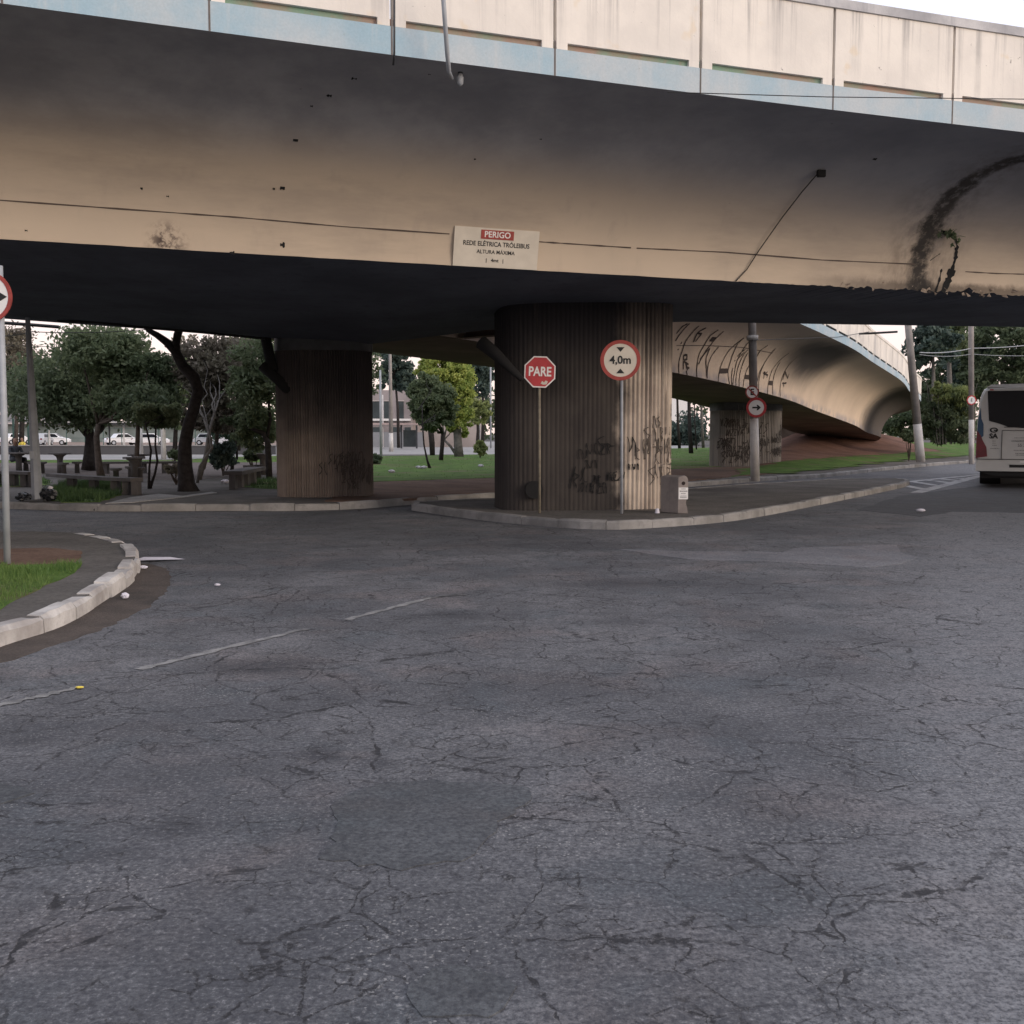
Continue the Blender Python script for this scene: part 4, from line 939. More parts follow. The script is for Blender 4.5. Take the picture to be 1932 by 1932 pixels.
# left post
b = G(14, 1064, .14)
t = thing('road_sign', 'grey post with a cropped round arrow sign at the left edge', 'sign', b)
MB().tube([(0, 0, 0), (.02, 0, 1.6), (.03, 0, 3.3)], .038, 14).build('post', M['steel'], t, True)
f = ringsign(t, 2.93, .285, .04, -.06); q_ = AY(-26, 560, b[1] - .05); f.location = (q_[0] - b[0], -.05, q_[2] - b[2]); a_ = arrow(f, .34, M['black']); a_.scale = (1.0, 1, .62)
# PARE
b = G(1018, 968, .14)
t = thing('stop_sign', 'red octagonal PARE sign on a thin rusty post', 'sign', b)
MB().tube([(0, 0, 0), (-.01, 0, 2.45)], .025, 10).build('post', plain('postbeige', (.24, .21, .16), .7, .4, 8), t, True)
sc_ = b[1] / FPX; zc = AY(1017, 702, b[1])[2] - .14; rO = 29 * sc_ / math.cos(R(22.5))
f = MB().prism([(rO * math.cos(R(22.5 + 45 * i)), rO * math.sin(R(22.5 + 45 * i))) for i in range(8)], -.006, .006).build('face', M['signwhite'], t); f.location = (0, -.04, zc)
f.rotation_euler = (0, R(2), 0)
MB().prism([(rO * .92 * math.cos(R(22.5 + 45 * i)), rO * .92 * math.sin(R(22.5 + 45 * i))) for i in range(8)], -.009, -.0065).build('red_field', M['red'], f)
textmesh('lettering', 'PARE', .235, M['signwhite'], f, (0, -.012, -.0), .006, .001, .78)
MB().prism([(.02, -.21), (.05, -.16), (.08, -.19), (.11, -.15), (.15, -.17), (.13, -.22), (.07, -.23)], -.012, -.0095).build('sticker', M['signcream'], f)
# 4,0m
b = G(1173, 969, .14)
t = thing('height_sign', 'round red-rimmed height limit sign reading 4,0m', 'sign', b)
MB().tube([(0, 0, 0), (-.02, 0, 2.5)], .027, 10).build('post', M['steel'], t, True)
sc_ = b[1] / FPX; zc = AY(1168, 680, b[1])[2] - .14
f = ringsign(t, zc, 37.5 * sc_, .065, -.04); f.location = (-.05, -.04, zc)
for n_ in ('face',): pass
f.data.materials.clear(); f.data.materials.append(M['signcream'])
textmesh('lettering', '4,0m', .20, M['black'], f, (0, -.012, 0), .0045, .001, .98)
MB().prism([(-.075, .235), (.075, .235), (0, .15)][::-1], -.010, -.0065).build('triangle', M['black'], f)
MB().prism([(-.075, -.235), (.075, -.235), (0, -.15)], -.010, -.0065).build('triangle', M['black'], f)
# utility poles
def upole(label, px, top, wd0, wd1, white=None, z=.14, Y=None, group=None, seg=14):
    b = G(*px, z) if Y is None else AY(px[0], px[1], Y); t = thing('utility_pole', label, 'pole', b, 0, group); T = Vector(AY(top[0], top[1], b[1])) - Vector(b)
    h = T.z; r0 = wd0 * b[1] / FPX / 2; r1 = wd1 * b[1] / FPX / 2
    if white: wh = AY(px[0], white, b[1])[2] - b[2]; f_ = wh / h
    else: f_ = 0
    if f_: MB().tube([(0, 0, -.05), tuple(T * f_)], [r0, r0 + (r1 - r0) * f_], seg).build('painted_base', M['polewhite'], t, True)
    MB().tube([tuple(T * f_), tuple(T * 1.5)], [r0 + (r1 - r0) * f_, r0 + (r1 - r0) * 1.5], seg).build('shaft', M['polegrey'], t, True)
    return t, T, b
t, T, b = upole('concrete pole with painted foot carrying the arrow sign', (1425, 905), (1418, 560), 17, 14, 790)
MB().tube([tuple(T * .765), tuple(T * .79)], .185, 12).build('clamp', M['polewhite'], t, True)
# the two signs hang on the pole: own things
sc_ = b[1] / FPX
c1 = AY(1419, 740, b[1] - .22); s1 = thing('parking_sign', 'small faded round E sign above the arrow sign', 'sign', c1)
f = MB().disc((0, 0), 11.5 * sc_, -.006, .006, 32).build('face', M['signwhite'], s1); MB().disc((0, 0), 12.5 * sc_, -.011, .009, 32, rin=10.3 * sc_).build('rim', M['darkred'], f)
textmesh('lettering', 'E', .27, M['black'], f, (0, -.010, 0), .009, .001, .9); MB().prism([(-.13, .10), (-.10, .13), (.13, -.10), (.10, -.13)][::-1], -.013, -.0115).build('slash', M['darkred'], f)
c1 = AY(1427, 769, b[1] - .24); s1 = thing('arrow_sign', 'round red-rimmed right arrow sign on the concrete pole', 'sign', c1, R(-14))
f = MB().disc((0, 0), 17 * sc_, -.006, .006, 40).build('face', M['signwhite'], s1); MB().disc((0, 0), 18.5 * sc_, -.011, .009, 40, rin=14 * sc_).build('rim', M['red'], f)
arrow(f, .2, M['black'])
upole('leaning concrete pole with painted foot in front of the bamboo', (1737, 869), (1712, 600), 17, 12, 800, Y=49.5)
t, T, b = upole('upright concrete pole behind the rear corner of the bus', (1833, 876), (1832, 590), 10, 10, 792, Y=55)
c1 = AY(1833, 755, b[1] - .3); s1 = thing('parking_sign', 'tiny octagonal E sign beside the bus roof', 'sign', c1); sc_ = 55 / FPX
f = MB().disc((0, 0), 8 * sc_, -.006, .006, 8).build('face', M['signwhite'], s1); MB().disc((0, 0), 9.3 * sc_, -.011, .009, 8, rin=7.2 * sc_).build('rim', M['red'], f)
textmesh('lettering', 'E', .22, M['black'], f, (0, -.010, 0), .003, .001, .9)
# lamp post left, octagonal steel
b = G(71, 945, .14); t = thing('lamp_post', 'tapered octagonal grey steel lamp post behind the left sign', 'lamp post', b); T = Vector(AY(52, 598, b[1])) - Vector(b)
MB().tube([(0, 0, 0), tuple(T), tuple(T * 1.9)], [.125, .052, .035], 8).build('shaft', plain('galv', (.27, .29, .32), .5, .2, 4), t)
MB().box((0, 0, .02), (.42, .42, .04)).build('base_plate', M['steeldark'], t)
for x in (-.16, .16):
    for y in (-.16, .16): MB().tube([(x, y, .04), (x, y, .09)], .018, 6).build('bolt', M['steeldark'], t)
MB().box((-.035, -.115, 1.0), (.10, .02, .16)).build('label_plate', M['steel'], t)
# crumpled bags at its foot
def bag(label, c, r, m=M['bag'], name='rubbish_bag', cat='bag'):
    mb = MB(); vs = []; fs = []; nu, nv = 16, 9
    for i in range(nv + 1):
        for j in range(nu):
            a = 2 * math.pi * j / nu; ph = math.pi * i / nv; q = 1 + .22 * math.sin(5 * a + i * 1.7) * math.sin(ph) + random.uniform(-.08, .08)
            vs.append((r[0] * q * math.sin(ph) * math.cos(a), r[1] * q * math.sin(ph) * math.sin(a), max(-r[2] * .9, r[2] * math.cos(ph) * q) + r[2] * .9))
    for i in range(nv):
        for j in range(nu): fs.append((i * nu + j, (i + 1) * nu + j, (i + 1) * nu + (j + 1) % nu, i * nu + (j + 1) % nu))
    mb.add(vs, fs); o = mb.build(name, m); o.location = c; return tag(o, label, cat)
bag('dark crumpled rubbish bag left of the lamp post foot', (b[0] - .24, b[1] - .12, .14), (.15, .14, .10))
bag('dark crumpled rubbish bag right of the lamp post foot', (b[0] + .22, b[1] + .02, .14), (.17, .15, .15))
bag('white paper scrap on the bag beside the lamp post', (b[0] + .33, b[1] - .1, .40), (.05, .04, .035), M['paper'], 'paper_scrap', 'litter')

# concrete block beside the big pillar
b = G(1279, 969, .14); t = thing('concrete_block', 'weathered concrete block with a pasted notice beside the big pillar', 'block', b, R(0))
prof = [(0, 0), (.185, 0), (.175, .10), (.15, .18), (.155, .24), (.185, .32), (.185, .62), (.165, .67), (.12, .70), (0, .665)]
D_ = Vector((-.27, .38)); n_ = len(prof)
vs = [(x, 0, z) for x, z in prof] + [(x + D_.x, D_.y, z) for x, z in prof]
mb = MB().add(vs, [tuple(range(n_)), tuple(range(2 * n_ - 1, n_ - 1, -1))] + [(i, n_ + i, n_ + (i + 1) % n_, (i + 1) % n_) for i in range(n_)])
bevel(mb.build('body', concrete_mat('blockc', (.30, .26, .235), (.15, .13, .125), .8, 2.5, .3, .5), t), .012)
MB().box((.094, -.004, .37), (.172, .004, .215)).build('notice', M['signwhite'], t)
for z_, w_, tx in ((.455, .022, 'AVISO'), (.420, .022, 'IMPORTANTE'), (.378, .018, 'LEIA AQUI'), (.345, .016, '- - - - -')): pass
mb = MB()
for z_, w_ in ((.455, .08), (.448, .075), (.415, .135), (.405, .13), (.372, .085), (.366, .08), (.335, .095), (.308, .12), (.295, .11)):
    x_ = -w_ / 2
    while x_ < w_ / 2: l_ = random.uniform(.006, .014); mb.box((.094 + x_ + l_ / 2, -.0066, z_), (l_, .001, .005 if w_ < .1 else .008)); x_ += l_ + .004
mb.build('lettering', M['black'], t)
MB().disc((.095, .555), .034, -.004, .004, 12).build('drop_mark', M['graffiti'], t)
# cup, papers
def litter(label, c, r, m, name='litter'): return bag(label, c, r, m, name, 'litter')
g = G(1240, 968, .14); o = MB().tube([(0, 0, 0), (0, 0, .085)], [.045, .03], 12).build('paper_cup', M['paper']); o.location = g; tag(o, 'upturned white cup at the foot of the big pillar', 'cup')
o = MB().add([(-.32, -.1, .01), (-.05, -.16, .03), (.3, .1, .008), (.1, .12, .035), (-.2, .03, .045)], [(0, 1, 4), (1, 3, 4), (1, 2, 3)]).build('paper_sheet', M['paper']); o.location = G(300, 1058, .004); tag(o, 'torn pale leaflet lying on the asphalt near the left kerb', 'litter')
g = G(1737, 965, .02); litter('crumpled white paper on the dark asphalt near the bus', g, (.085, .06, .03), M['paper'])
litter('small white crumpled cup below the left kerb', G(236, 1129, .01), (.035, .03, .03), M['paper'])
litter('tiny white scrap at the bend of the left kerb', G(270, 1073, .01), (.05, .03, .02), M['paper'])
litter('yellow leaf lying on the dashed line', G(150, 1298, .008), (.024, .015, .006), M['yellow'])
litter('white scrap on the asphalt right of the leaflet', G(410, 1105, .008), (.03, .02, .012), M['paper'])
for i, (x, y) in enumerate(((790, 884), (800, 884), (739, 892), (907, 881), (425, 912))): litter(('left bit of the white paper pair on the lawn', 'right bit of the white paper pair on the lawn', 'white paper bit at the left edge of the lawn', 'white paper bit at the right edge of the lawn', 'white bag scrap on the paving near the low bench')[i], G(x, y, .15), (.12, .07, .06), M['paper'])
# rubble stones by the kerb drain
o = MB().slab([G(178, 962, .0)[:2], G(228, 962.5, .0)[:2], G(226, 955, .0)[:2], G(180, 955, .0)[:2]], -.01, .002).build('drain_gap', M['soil'])
b = G(203, 964.5, 0)
o.location = (0, 0, 0); bpy.data.objects.remove(o)
dr = thing('storm_drain', 'dark storm drain mouth in the far kerb', 'drain', b)
MB().disc((0, .03), .07, -.03, .06, 20, 0, 4.0).build('opening', M['soil'], dr)

# ================================================================== PICNIC AREA
def table(label, px, Y, w_, group='concrete picnic tables'):
    x, yb = px; b = AY(x, yb, Y); b = (b[0], Y, .14); t = thing('picnic_table', label, 'table', b, 0, group)
    bevel(MB().slab([(w_ / 2 * math.cos(a), w_ / 2 * math.sin(a)) for a in np.linspace(0, 2 * np.pi, 9)[:-1] + .39], .70, .76).build('tabletop', M['benchc'], t), .01)
    MB().tube([(0, 0, 0), (0, 0, .5), (0, 0, .62), (0, 0, .70)], [.11, .10, .13, .24], 12).build('pedestal', M['benchc'], t, True); return t
table('mushroom table left of the thick dark trunks, nearest the lamp post', (114, 893), 38, .77)
table('mushroom table beside the seated person in dark clothes', (36, 890), 39, .9)
table('mushroom table beside the thin double stem', (254, 908), 31.5, .66)
table('far mushroom table standing behind the one by the double stem', (262, 895), 35.5, .72)
table('mushroom table half hidden by the brown ribbed pillar', (496, 893), 37, .66)
st0 = None
def stool(label, px, Y, h=.43, group='concrete stools round the tables'):
    b = AY(px, 900, Y); t = thing('stool', label, 'stool', (b[0], Y, .14), 0, group)
    MB().tube([(0, 0, h - .07), (0, 0, h)], [.17, .18], 12).build('seat', M['benchc'], t); MB().tube([(0, 0, 0), (0, 0, h - .09), (0, 0, h - .07)], [.09, .08, .14], 10).build('foot', M['benchc'], t, True); return t
for l_, px, Y in (('stool right of the table nearest the lamp post', 146, 38.5), ('stool left of the table nearest the lamp post', 80, 38.4), ('stool in front of the seated person', 62, 38), ('near stool left of the double stem table', 219, 31.2), ('far stool left of the double stem table', 247, 33), ('stool right of the double stem table', 264, 31.8),
                  ('left stool behind the block bench', 469, 34), ('right stool behind the block bench', 488, 34.5), ('stool touching the table nearest the lamp post', 121, 37.2), ('stool at the knees of the seated person', 50, 39.4)):
    stool(l_, px, Y)
def bench(label, pts, zt, legs, wd=.38, th=.08, group='low concrete benches'):
    P = [Vector(p) for p in pts]; c_ = P[0]; t = thing('bench', label, 'bench', (c_.x, c_.y, .14), 0, group); mb = MB()
    n = len(P); L = []; Rr = []
    for i, p in enumerate(P):
        d = (P[min(i + 1, n - 1)] - P[max(i - 1, 0)]).normalized(); nn = Vector((-d.y, d.x)) * wd / 2; q = p - c_; L.append(q + nn); Rr.append(q - nn)
    vs = [(p.x, p.y, zt - th) for p in L + Rr] + [(p.x, p.y, zt) for p in L + Rr]; m_ = 2 * n; fs = []
    for i in range(n - 1):
        fs += [(n + i, n + i + 1, i + 1, i)[::-1], (m_ + n + i, m_ + n + i + 1, m_ + i + 1, m_ + i), (n + i, n + i + 1, m_ + n + i + 1, m_ + n + i), (i + 1, i, m_ + i, m_ + i + 1)]
    fs += [(0, n, m_ + n, m_), (n - 1, m_ + n - 1, m_ + 2 * n - 1, 2 * n - 1)]
    mb.add(vs, fs).build('seat', M['benchc'], t)
    for f_ in legs:
        k_ = f_ * (n - 1); i = min(int(k_), n - 2); q = P[i].lerp(P[i + 1], k_ - i) - c_; MB().box((q.x, q.y, (zt - th) / 2), (.16, .26, zt - th)).build('leg', M['benchc'], t)
    return t
V2 = lambda x, Y: (AY(x, 900, Y)[0], Y)
bench('long curved low bench behind the grass patch', [V2(100, 27.8), V2(150, 26.6), V2(190, 25.8), V2(225, 25.3), V2(258, 25.0)], .40, (.18, .42, .7, .86, .99))
bench('long far bench in front of the light plaza', [V2(188, 38), V2(250, 38.3), V2(338, 38.6)], .44, (.1, .5, .62, .85))
bench('bench left of the lamp post', [V2(-10, 29.5), V2(30, 29), V2(64, 28.6)], .42, (.1, .45, .75, .98))
bench('block bench left of the brown ribbed pillar', [V2(438, 27.2), V2(462, 29), V2(486, 31)], .48, (.04, .3, .55, .8), .5, .1)

# seated people
def skinbody(name, joints, edges, radii, m, parent, lv=1):
    me = bpy.data.meshes.new(name); me.from_pydata(joints, edges, []); me.materials.append(m); o = bpy.data.objects.new(name, me); C.objects.link(o); o.parent = parent
    s = o.modifiers.new('skin', 'SKIN'); sv = me.skin_vertices[0].data if me.skin_vertices else None
    if sv is None:
        bm_ = None
        me.attributes
    return o, s
def person(label, loc, rz, shirt, trousers, seat=.45):
    """seated figure built as swept body surfaces joined at the joints"""
    t = thing('person', label, 'person', loc, rz); z = seat; mb = MB()
    # torso + neck + head in one tube chain (skin/shirt by material index)
    mb.tube([(0, 0, z - .02), (0, .0, z + .08), (0, -.02, z + .25), (0, -.05, z + .42), (0, -.06, z + .52), (0, -.07, z + .56)], [.14, .165, .15, .17, .12, .06], 14, 0)
    mb.tube([(0, -.07, z + .54), (0, -.08, z + .60), (0, -.10, z + .64), (0, -.10, z + .70), (0, -.10, z + .77), (0, -.09, z + .825), (0, -.09, z + .845)], [.055, .055, .078, .092, .095, .07, .02], 14, 1)
    for s_ in (-1, 1):
        mb.tube([(.15 * s_, -.06, z + .48), (.22 * s_, -.08, z + .44), (.25 * s_, -.16, z + .28), (.22 * s_, -.26, z + .22)], [.06, .062, .05, .042], 10, 0)
        mb.tube([(.22 * s_, -.26, z + .22), (.12 * s_, -.42, z + .27), (.09 * s_, -.48, z + .27), (.08 * s_, -.55, z + .26)], [.040, .032, .038, .018], 10, 1)
        mb.tube([(.09 * s_, 0, z + .03), (.13 * s_, -.22, z + .06), (.15 * s_, -.46, z + .05), (.14 * s_, -.48, z - .02), (.13 * s_, -.44, z - .22), (.13 * s_, -.42, .07)], [.10, .092, .07, .062, .055, .042], 10, 2)
        mb.tube([(.13 * s_, -.38, .04), (.13 * s_, -.5, .04), (.14 * s_, -.62, .03)], [.04, .045, .025], 8, 3)
    mb.box((0, -.2, z + .72), (.03, .035, .05), 0, 1)
    body = mb.build('body', [shirt, M['skin'], trousers, M['black']], t, True)
    h = MB().tube([(0, -.06, z + .66), (0, -.065, z + .74), (0, -.07, z + .81), (0, -.08, z + .865)], [.085, .105, .092, .03], 14); h.build('hair', M['hair'], t, True)
    return t
b = AY(30, 890, 39.4); person('person in dark clothes seated at the leftmost mushroom table', (b[0] - .1, 39.5, .14), R(60), M['cloth'], M['cloth'])
b = AY(43, 850, 74.6); person('distant person in a yellow shirt sitting behind the low wall', (b[0], 74.7, .14), R(-20), M['yellow'], M['cloth'], .32)

# ================================================================== FAR BACKGROUND
b = G(0, 857, .14)
lw = thing('low_wall', 'long low dark wall with a pale coping beyond the picnic area', 'wall', (-20, 73, .14))
xl_, xr_ = AY(-60, 850, 73)[0], AY(520, 850, 73)[0]
MB().box(((xl_ + xr_) / 2 + 20, 0, .3), (xr_ - xl_, .25, .6)).build('wall', M['lowwall'], lw); MB().box(((xl_ + xr_) / 2 + 20, 0, .63), (xr_ - xl_ + .1, .35, .06)).build('coping', M['pavelight'], lw)
sheet('car_park', [(-400, 842), (640, 842), (640, 822.5), (-400, 822.5)], ground_mat('parkdirt', (.22, .165, .14), (.32, .25, .21), None, .5), .155, rag=None)
def car(label, px, Y, rz, paint, L=4.2, hatch=True, group='parked cars behind the low wall'):
    b = AY(px, 838, Y); t = thing('parked_car', label, 'car', (b[0], Y, .16), rz, group); W = 1.7
    prof = [(-L / 2, .35), (-L / 2 + .02, .72), (-L / 2 + .25, .92), (-L / 2 + (.45 if hatch else .9), .95), (-L / 2 + (.75 if hatch else 1.3), 1.42), (.35, 1.46), (1.05, .98), (L / 2 - .25, .84), (L / 2, .62), (L / 2, .35)]
    mb = MB(); n = len(prof); vs = []
    for y_, k_ in ((-W / 2, 1), (W / 2, 1)):
        for x, z in prof: vs.append((x, y_ * (.84 if z > 1.2 else 1), z))
    mb.add(vs, [tuple(range(n))[::-1], tuple(range(n, 2 * n))] + [(i, (i + 1) % n, n + (i + 1) % n, n + i) for i in range(n)]); bevel(mb.build('body', paint, t), .05)
    for s_ in (-1, 1):
        y_ = s_ * W / 2
        MB().add([(-L / 2 + (.62 if hatch else 1.05), y_ * 1.005, .98), (.95, y_ * 1.005, .98), (.36, y_ * .87, 1.38), (-L / 2 + (.84 if hatch else 1.35), y_ * .87, 1.36)], [(0, 1, 2, 3)] if s_ < 0 else [(3, 2, 1, 0)]).build('side_window', M['glass'], t)
        for x in (-L / 2 + .75, L / 2 - .8):
            wt = MB().disc((x, .32), .32, y_ - .1 if s_ > 0 else y_ - .02, y_ + .02 if s_ > 0 else y_ + .1, 20).build('wheel', M['rubber'], t); MB().disc((x, .32), .18, y_ - .03 * (s_ < 0), y_ + .03 * (s_ > 0), 14).build('rim', M['carsilver'], wt)
        MB().box((-L / 2 + .03, s_ * .66, .80), (.08, .24, .16)).build('tail_light', M['tail'], t); MB().box((L / 2 - .06, s_ * .62, .68), (.14, .3, .12)).build('headlight', M['signwhite'], t)
    MB().add([(1.02, -.68, 1.0), (1.02, .68, 1.0), (.42, .6, 1.43), (.42, -.6, 1.43)], [(0, 1, 2, 3)]).build('windscreen', M['glass'], t)
    return t
car('small white car left of the dark tree trunks', 100, 131, R(12), M['carwhite'], 4.0)
car('silver car partly behind the lamp post', 78, 126, R(95), M['carsilver'], 3.9)
car('white saloon showing its tail light right of the dark trunks', 232, 128, R(40), M['carwhite'], 4.3, False)
car('white hatchback behind the thin double stem', 285, 124, R(15), M['carwhite'], 4.2)
car('white car at the far left beside the green gate', 30, 140, R(60), M['carwhite'], 4.0)
car('white van-like car behind the shrubs left of the brown pillar', 428, 128, R(5), M['carwhite'], 4.6)
car('dark silver car beside the shelter left of the brown pillar', 398, 132, R(10), M['carsilver'], 4.2)
# warehouse and long wall behind the cars
wh = thing('warehouse', 'grey warehouse with a sloping gable behind the lamp post', 'building', (-85, 180, 0))
mb = MB().prism([(-34, 0), (-12, 0), (4, 0), (4, 4.2), (0, 7.5), (-14, 4.6), (-34, 3.6)], 0, 30); 
px0 = AY(112, 800, 180)[0] + 85
MB().prism([(px0 - 30, 0), (px0, 0), (px0, 3.2), (px0 - 3.5, 6.9), (px0 - 14, 3.6), (px0 - 30, 1.6)], 0, 30).build('wall', M['wallgrey'], wh)
MB().box((px0 - 3.2, -.2, 3), (.35, .2, 6)).build('downpipe', M['wallpale'], wh)
fb = thing('factory_shed', 'long low grey-green shed behind the parked cars', 'building', (-40, 176, 0))
xa, xb = AY(0, 800, 176)[0] + 40, AY(470, 800, 176)[0] + 40
MB().box(((xa + xb) / 2, 5, 1.6), (xb - xa, 10, 3.2)).build('wall', plain('shed', (.20, .24, .23), .8, .3, .6), fb)
MB().box(((xa + xb) / 2, 4.5, 3.3), (xb - xa + 1, 11.5, .25)).build('roof', M['wallpale'], fb)

sh = thing('bus_shelter', 'dark flat canopy on slim posts beyond the low wall', 'shelter', (-25, 78, .14))
xa, xb = AY(70, 800, 78)[0] + 25, AY(345, 800, 78)[0] + 25
MB().box(((xa + xb) / 2, 0, 2.2), (xb - xa, 1.8, .12)).build('roof', M['steeldark'], sh); MB().box(((xa + xb) / 2, -.92, 2.30), (xb - xa, .05, .06)).build('roof_trim', M['white'], sh)
for x in (91, 205, 232, 345): xx = AY(x, 830, 78)[0] + 25; MB().box((xx, .2, 1.07), (.10, .1, 2.14)).build('post', M['steeldark'] if x in (205, 345) else M['white'], sh)
fe = thing('mesh_fence', 'slim dark fence posts in front of the parked cars', 'fence', (-28, 108, .14))
xa, xb = AY(90, 800, 108)[0] + 28, AY(520, 800, 108)[0] + 28; x = xa
while x < xb: MB().box((x, 0, 1.0), (.06, .06, 2.0)).build('post', M['fencegreen'], fe); x += 1.9
for z_ in (.2, 1.0, 1.98): MB().box(((xa + xb) / 2, 0, z_), (xb - xa, .03, .03)).build('rail', M['fencegreen'], fe)
ga = thing('green_gate', 'green metal gate posts left of the lamp post', 'gate', (-37, 80, .14))
for x in (26, 40, 54): xx = AY(x, 830, 80)[0] + 37; MB().box((xx, 0, 1.3), (.12, .12, 2.6 if x != 54 else 2.0)).build('post', M['fencegreen'], ga)
for z_ in (.5, 1.0, 1.5, 2.0): MB().box((AY(33, 830, 80)[0] + 37, 0, z_), (.6, .05, .05)).build('bar', M['fencegreen'], ga)
# whitewashed posts
upole('white painted post just right of the brown trunk', (267, 861), (264, 792), 8, 6, 793, Y=63)
upole('broad white painted post right of the parked hatchback', (309, 865), (307, 785), 10, 8, 787, Y=60)

# office building through the middle gap
ob = thing('office_building', 'two-storey pale building with dark ribbon windows seen through the middle gap', 'building', (-15, 112, 0))
f_ = lambda x: AY(x, 800, 112)[0] + 15; zf_ = lambda y: AY(700, y, 112)[2]
MB().box(((f_(560) + f_(776)) / 2, 6, zf_(736) / 2), (f_(776) - f_(560), 12, zf_(736))).build('wall', plain('pinkwall', (.30, .265, .265), .85, .3, .3), ob)
MB().box(((f_(768) + f_(905)) / 2, 8, zf_(747) / 2), (f_(905) - f_(768), 12, zf_(747))).build('annex', plain('pinkwall2', (.36, .31, .29), .85, .3, .3), ob)
for xa, xb in ((640, 692), (696, 716), (725, 734), (750, 762)):
    fr = MB().box(((f_(xa) + f_(xb)) / 2, -.02, (zf_(757) + zf_(790)) / 2), (f_(xb) - f_(xa), .12, zf_(757) - zf_(790))).build('window', M['winglass'], ob)
    MB().box(((f_(xa) + f_(xb)) / 2, -.06, zf_(757) + .04), (f_(xb) - f_(xa) + .1, .2, .08)).build('lintel', M['wallpale'], fr)
MB().box(((f_(600) + f_(775)) / 2, -.3, zf_(792)), (f_(775) - f_(600), .5, .22)).build('canopy_band', M['white'], ob)
for xa, xb in ((600, 700), (704, 716), (738, 756), (764, 775)):
    MB().box(((f_(xa) + f_(xb)) / 2, -.03, (zf_(806) + zf_(828)) / 2), (f_(xb) - f_(xa), .1, zf_(806) - zf_(828))).build('window', M['winglass'], ob)
MB().box(((f_(600) + f_(800)) / 2, -.12, .9), (f_(800) - f_(600), .2, 1.7)).build('plinth', M['wallgrey'], ob)
sh2 = thing('bus_shelter', 'bus shelter with a pale roof edge seen through the middle gap', 'shelter', (-14, 100, .14)); f2 = lambda x: AY(x, 800, 100)[0] + 14; z2 = lambda y: AY(700, y, 100)[2] - .14
MB().box(((f2(684) + f2(787)) / 2, 0, z2(800)), (f2(787) - f2(684), 2.2, .14)).build('roof', plain('pinkroof', (.52, .40, .38), .6), sh2)
for x in (738, 757, 786): MB().box((f2(x), 0, z2(801) / 2), (.16, .16, z2(801) - .1)).build('post', M['steeldark'], sh2)
MB().box((f2(772), .3, 1.0), (1.2, .05, 1.6)).build('panel', M['winglass'], sh2)
upole('thick pole with whitewashed foot in front of the office building', (738, 851.6), (736, 668), 8.5, 5.5, 817, Y=85)
t = thing('street_lamp', 'slim grey lamp post in front of the office building', 'street lamp', AY(719, 862, 63)); MB().tube([(0, 0, -.1), (0, 0, 5.2)], [.08, .06], 8).build('shaft', M['steel'], t, True)
t = thing('street_lamp', 'thin white lamp post just right of the grey one', 'street lamp', AY(723, 844, 100)); MB().tube([(0, 0, 0), (0, 0, 5)], .05, 8).build('shaft', M['white'], t, True)
t = thing('street_lamp', 'thin pole with a short arm against the big pillar', 'street lamp', AY(905, 838, 95)); MB().tube([(0, 0, 0), (0, 0, 2.9), (-.1, 0, 3.0), (-.6, 0, 3.0)], .05, 8).build('shaft', M['steel'], t, True)
t = thing('street_lamp', 'tall slim pole at the left edge of the big pillar', 'street lamp', AY(926, 846, 90)); MB().tube([(0, 0, 0), (0, 0, 7)], .07, 8).build('shaft', M['steel'], t, True)

# ================================================================== TREES
def px3(L, Y): return [AY(x, y, Y) for x, y in L]
def rad(L, Y): return [v * Y / FPX / 2 for v in L]
def ell(cx, cy, rx, ry, Y, depth=None):
    c = AY(cx, cy, Y); a = rx * Y / FPX; b = ry * Y / FPX; return (c, (a, depth or a, b))
# leaning dark tree
tree('leaning_tree', 'dark leaning forked tree in a kerbed pit in the picnic area',
     [(px3([(356, 932), (352, 912), (349, 880), (349, 840), (355, 805), (366, 770), (374, 738), (366, 712), (345, 690), (330, 662), (314, 645), (296, 632), (278, 622)], 26.6), rad([44, 31, 27, 24, 22, 21, 21, 22, 20, 17, 15, 12, 9], 26.6)),
      (px3([(334, 664), (332, 648), (335, 632), (342, 612), (350, 590)], 26.6), rad([14, 14, 15, 13, 8], 26.6))],
     [((-9.4, 27.3, 6.8), (3.0, 2.6, 1.4)), ((-7.6, 26.6, 6.6), (2.2, 2.2, 1.3))], M['leafdark'], M['barkdark'], 4500, .09, 60)
tree('picnic_tree', 'broad dark tree with a thick black trunk left of the picnic tables',
     [(px3([(167, 887), (168, 860), (170, 830), (168, 808), (175, 780)], 41), rad([27, 20, 17, 16, 12], 41)), (px3([(169, 830), (190, 812), (205, 790)], 41), rad([10, 9, 7], 41)), (px3([(169, 828), (150, 806), (130, 790)], 41), rad([9, 8, 6], 41))],
     [ell(110, 735, 92, 62, 41), ell(190, 700, 95, 75, 41), ell(150, 760, 110, 40, 41), ell(60, 740, 70, 50, 43)], M['leafdark'], M['barkdark'], 23000, .095, 380, .21, droop=.6)
tree('picnic_tree', 'greener tree with a brown trunk in front of the black-trunked one',
     [(px3([(191, 900), (187, 880), (184, 850), (182, 825), (186, 800)], 35.5), rad([15, 13, 11, 11, 9], 35.5))],
     [ell(190, 670, 72, 50, 36), ell(240, 690, 55, 60, 36), ell(235, 750, 62, 40, 36), ell(290, 770, 46, 38, 35)], M['leafmid'], M['bark'], 15000, .085, 280, .21, droop=.4)
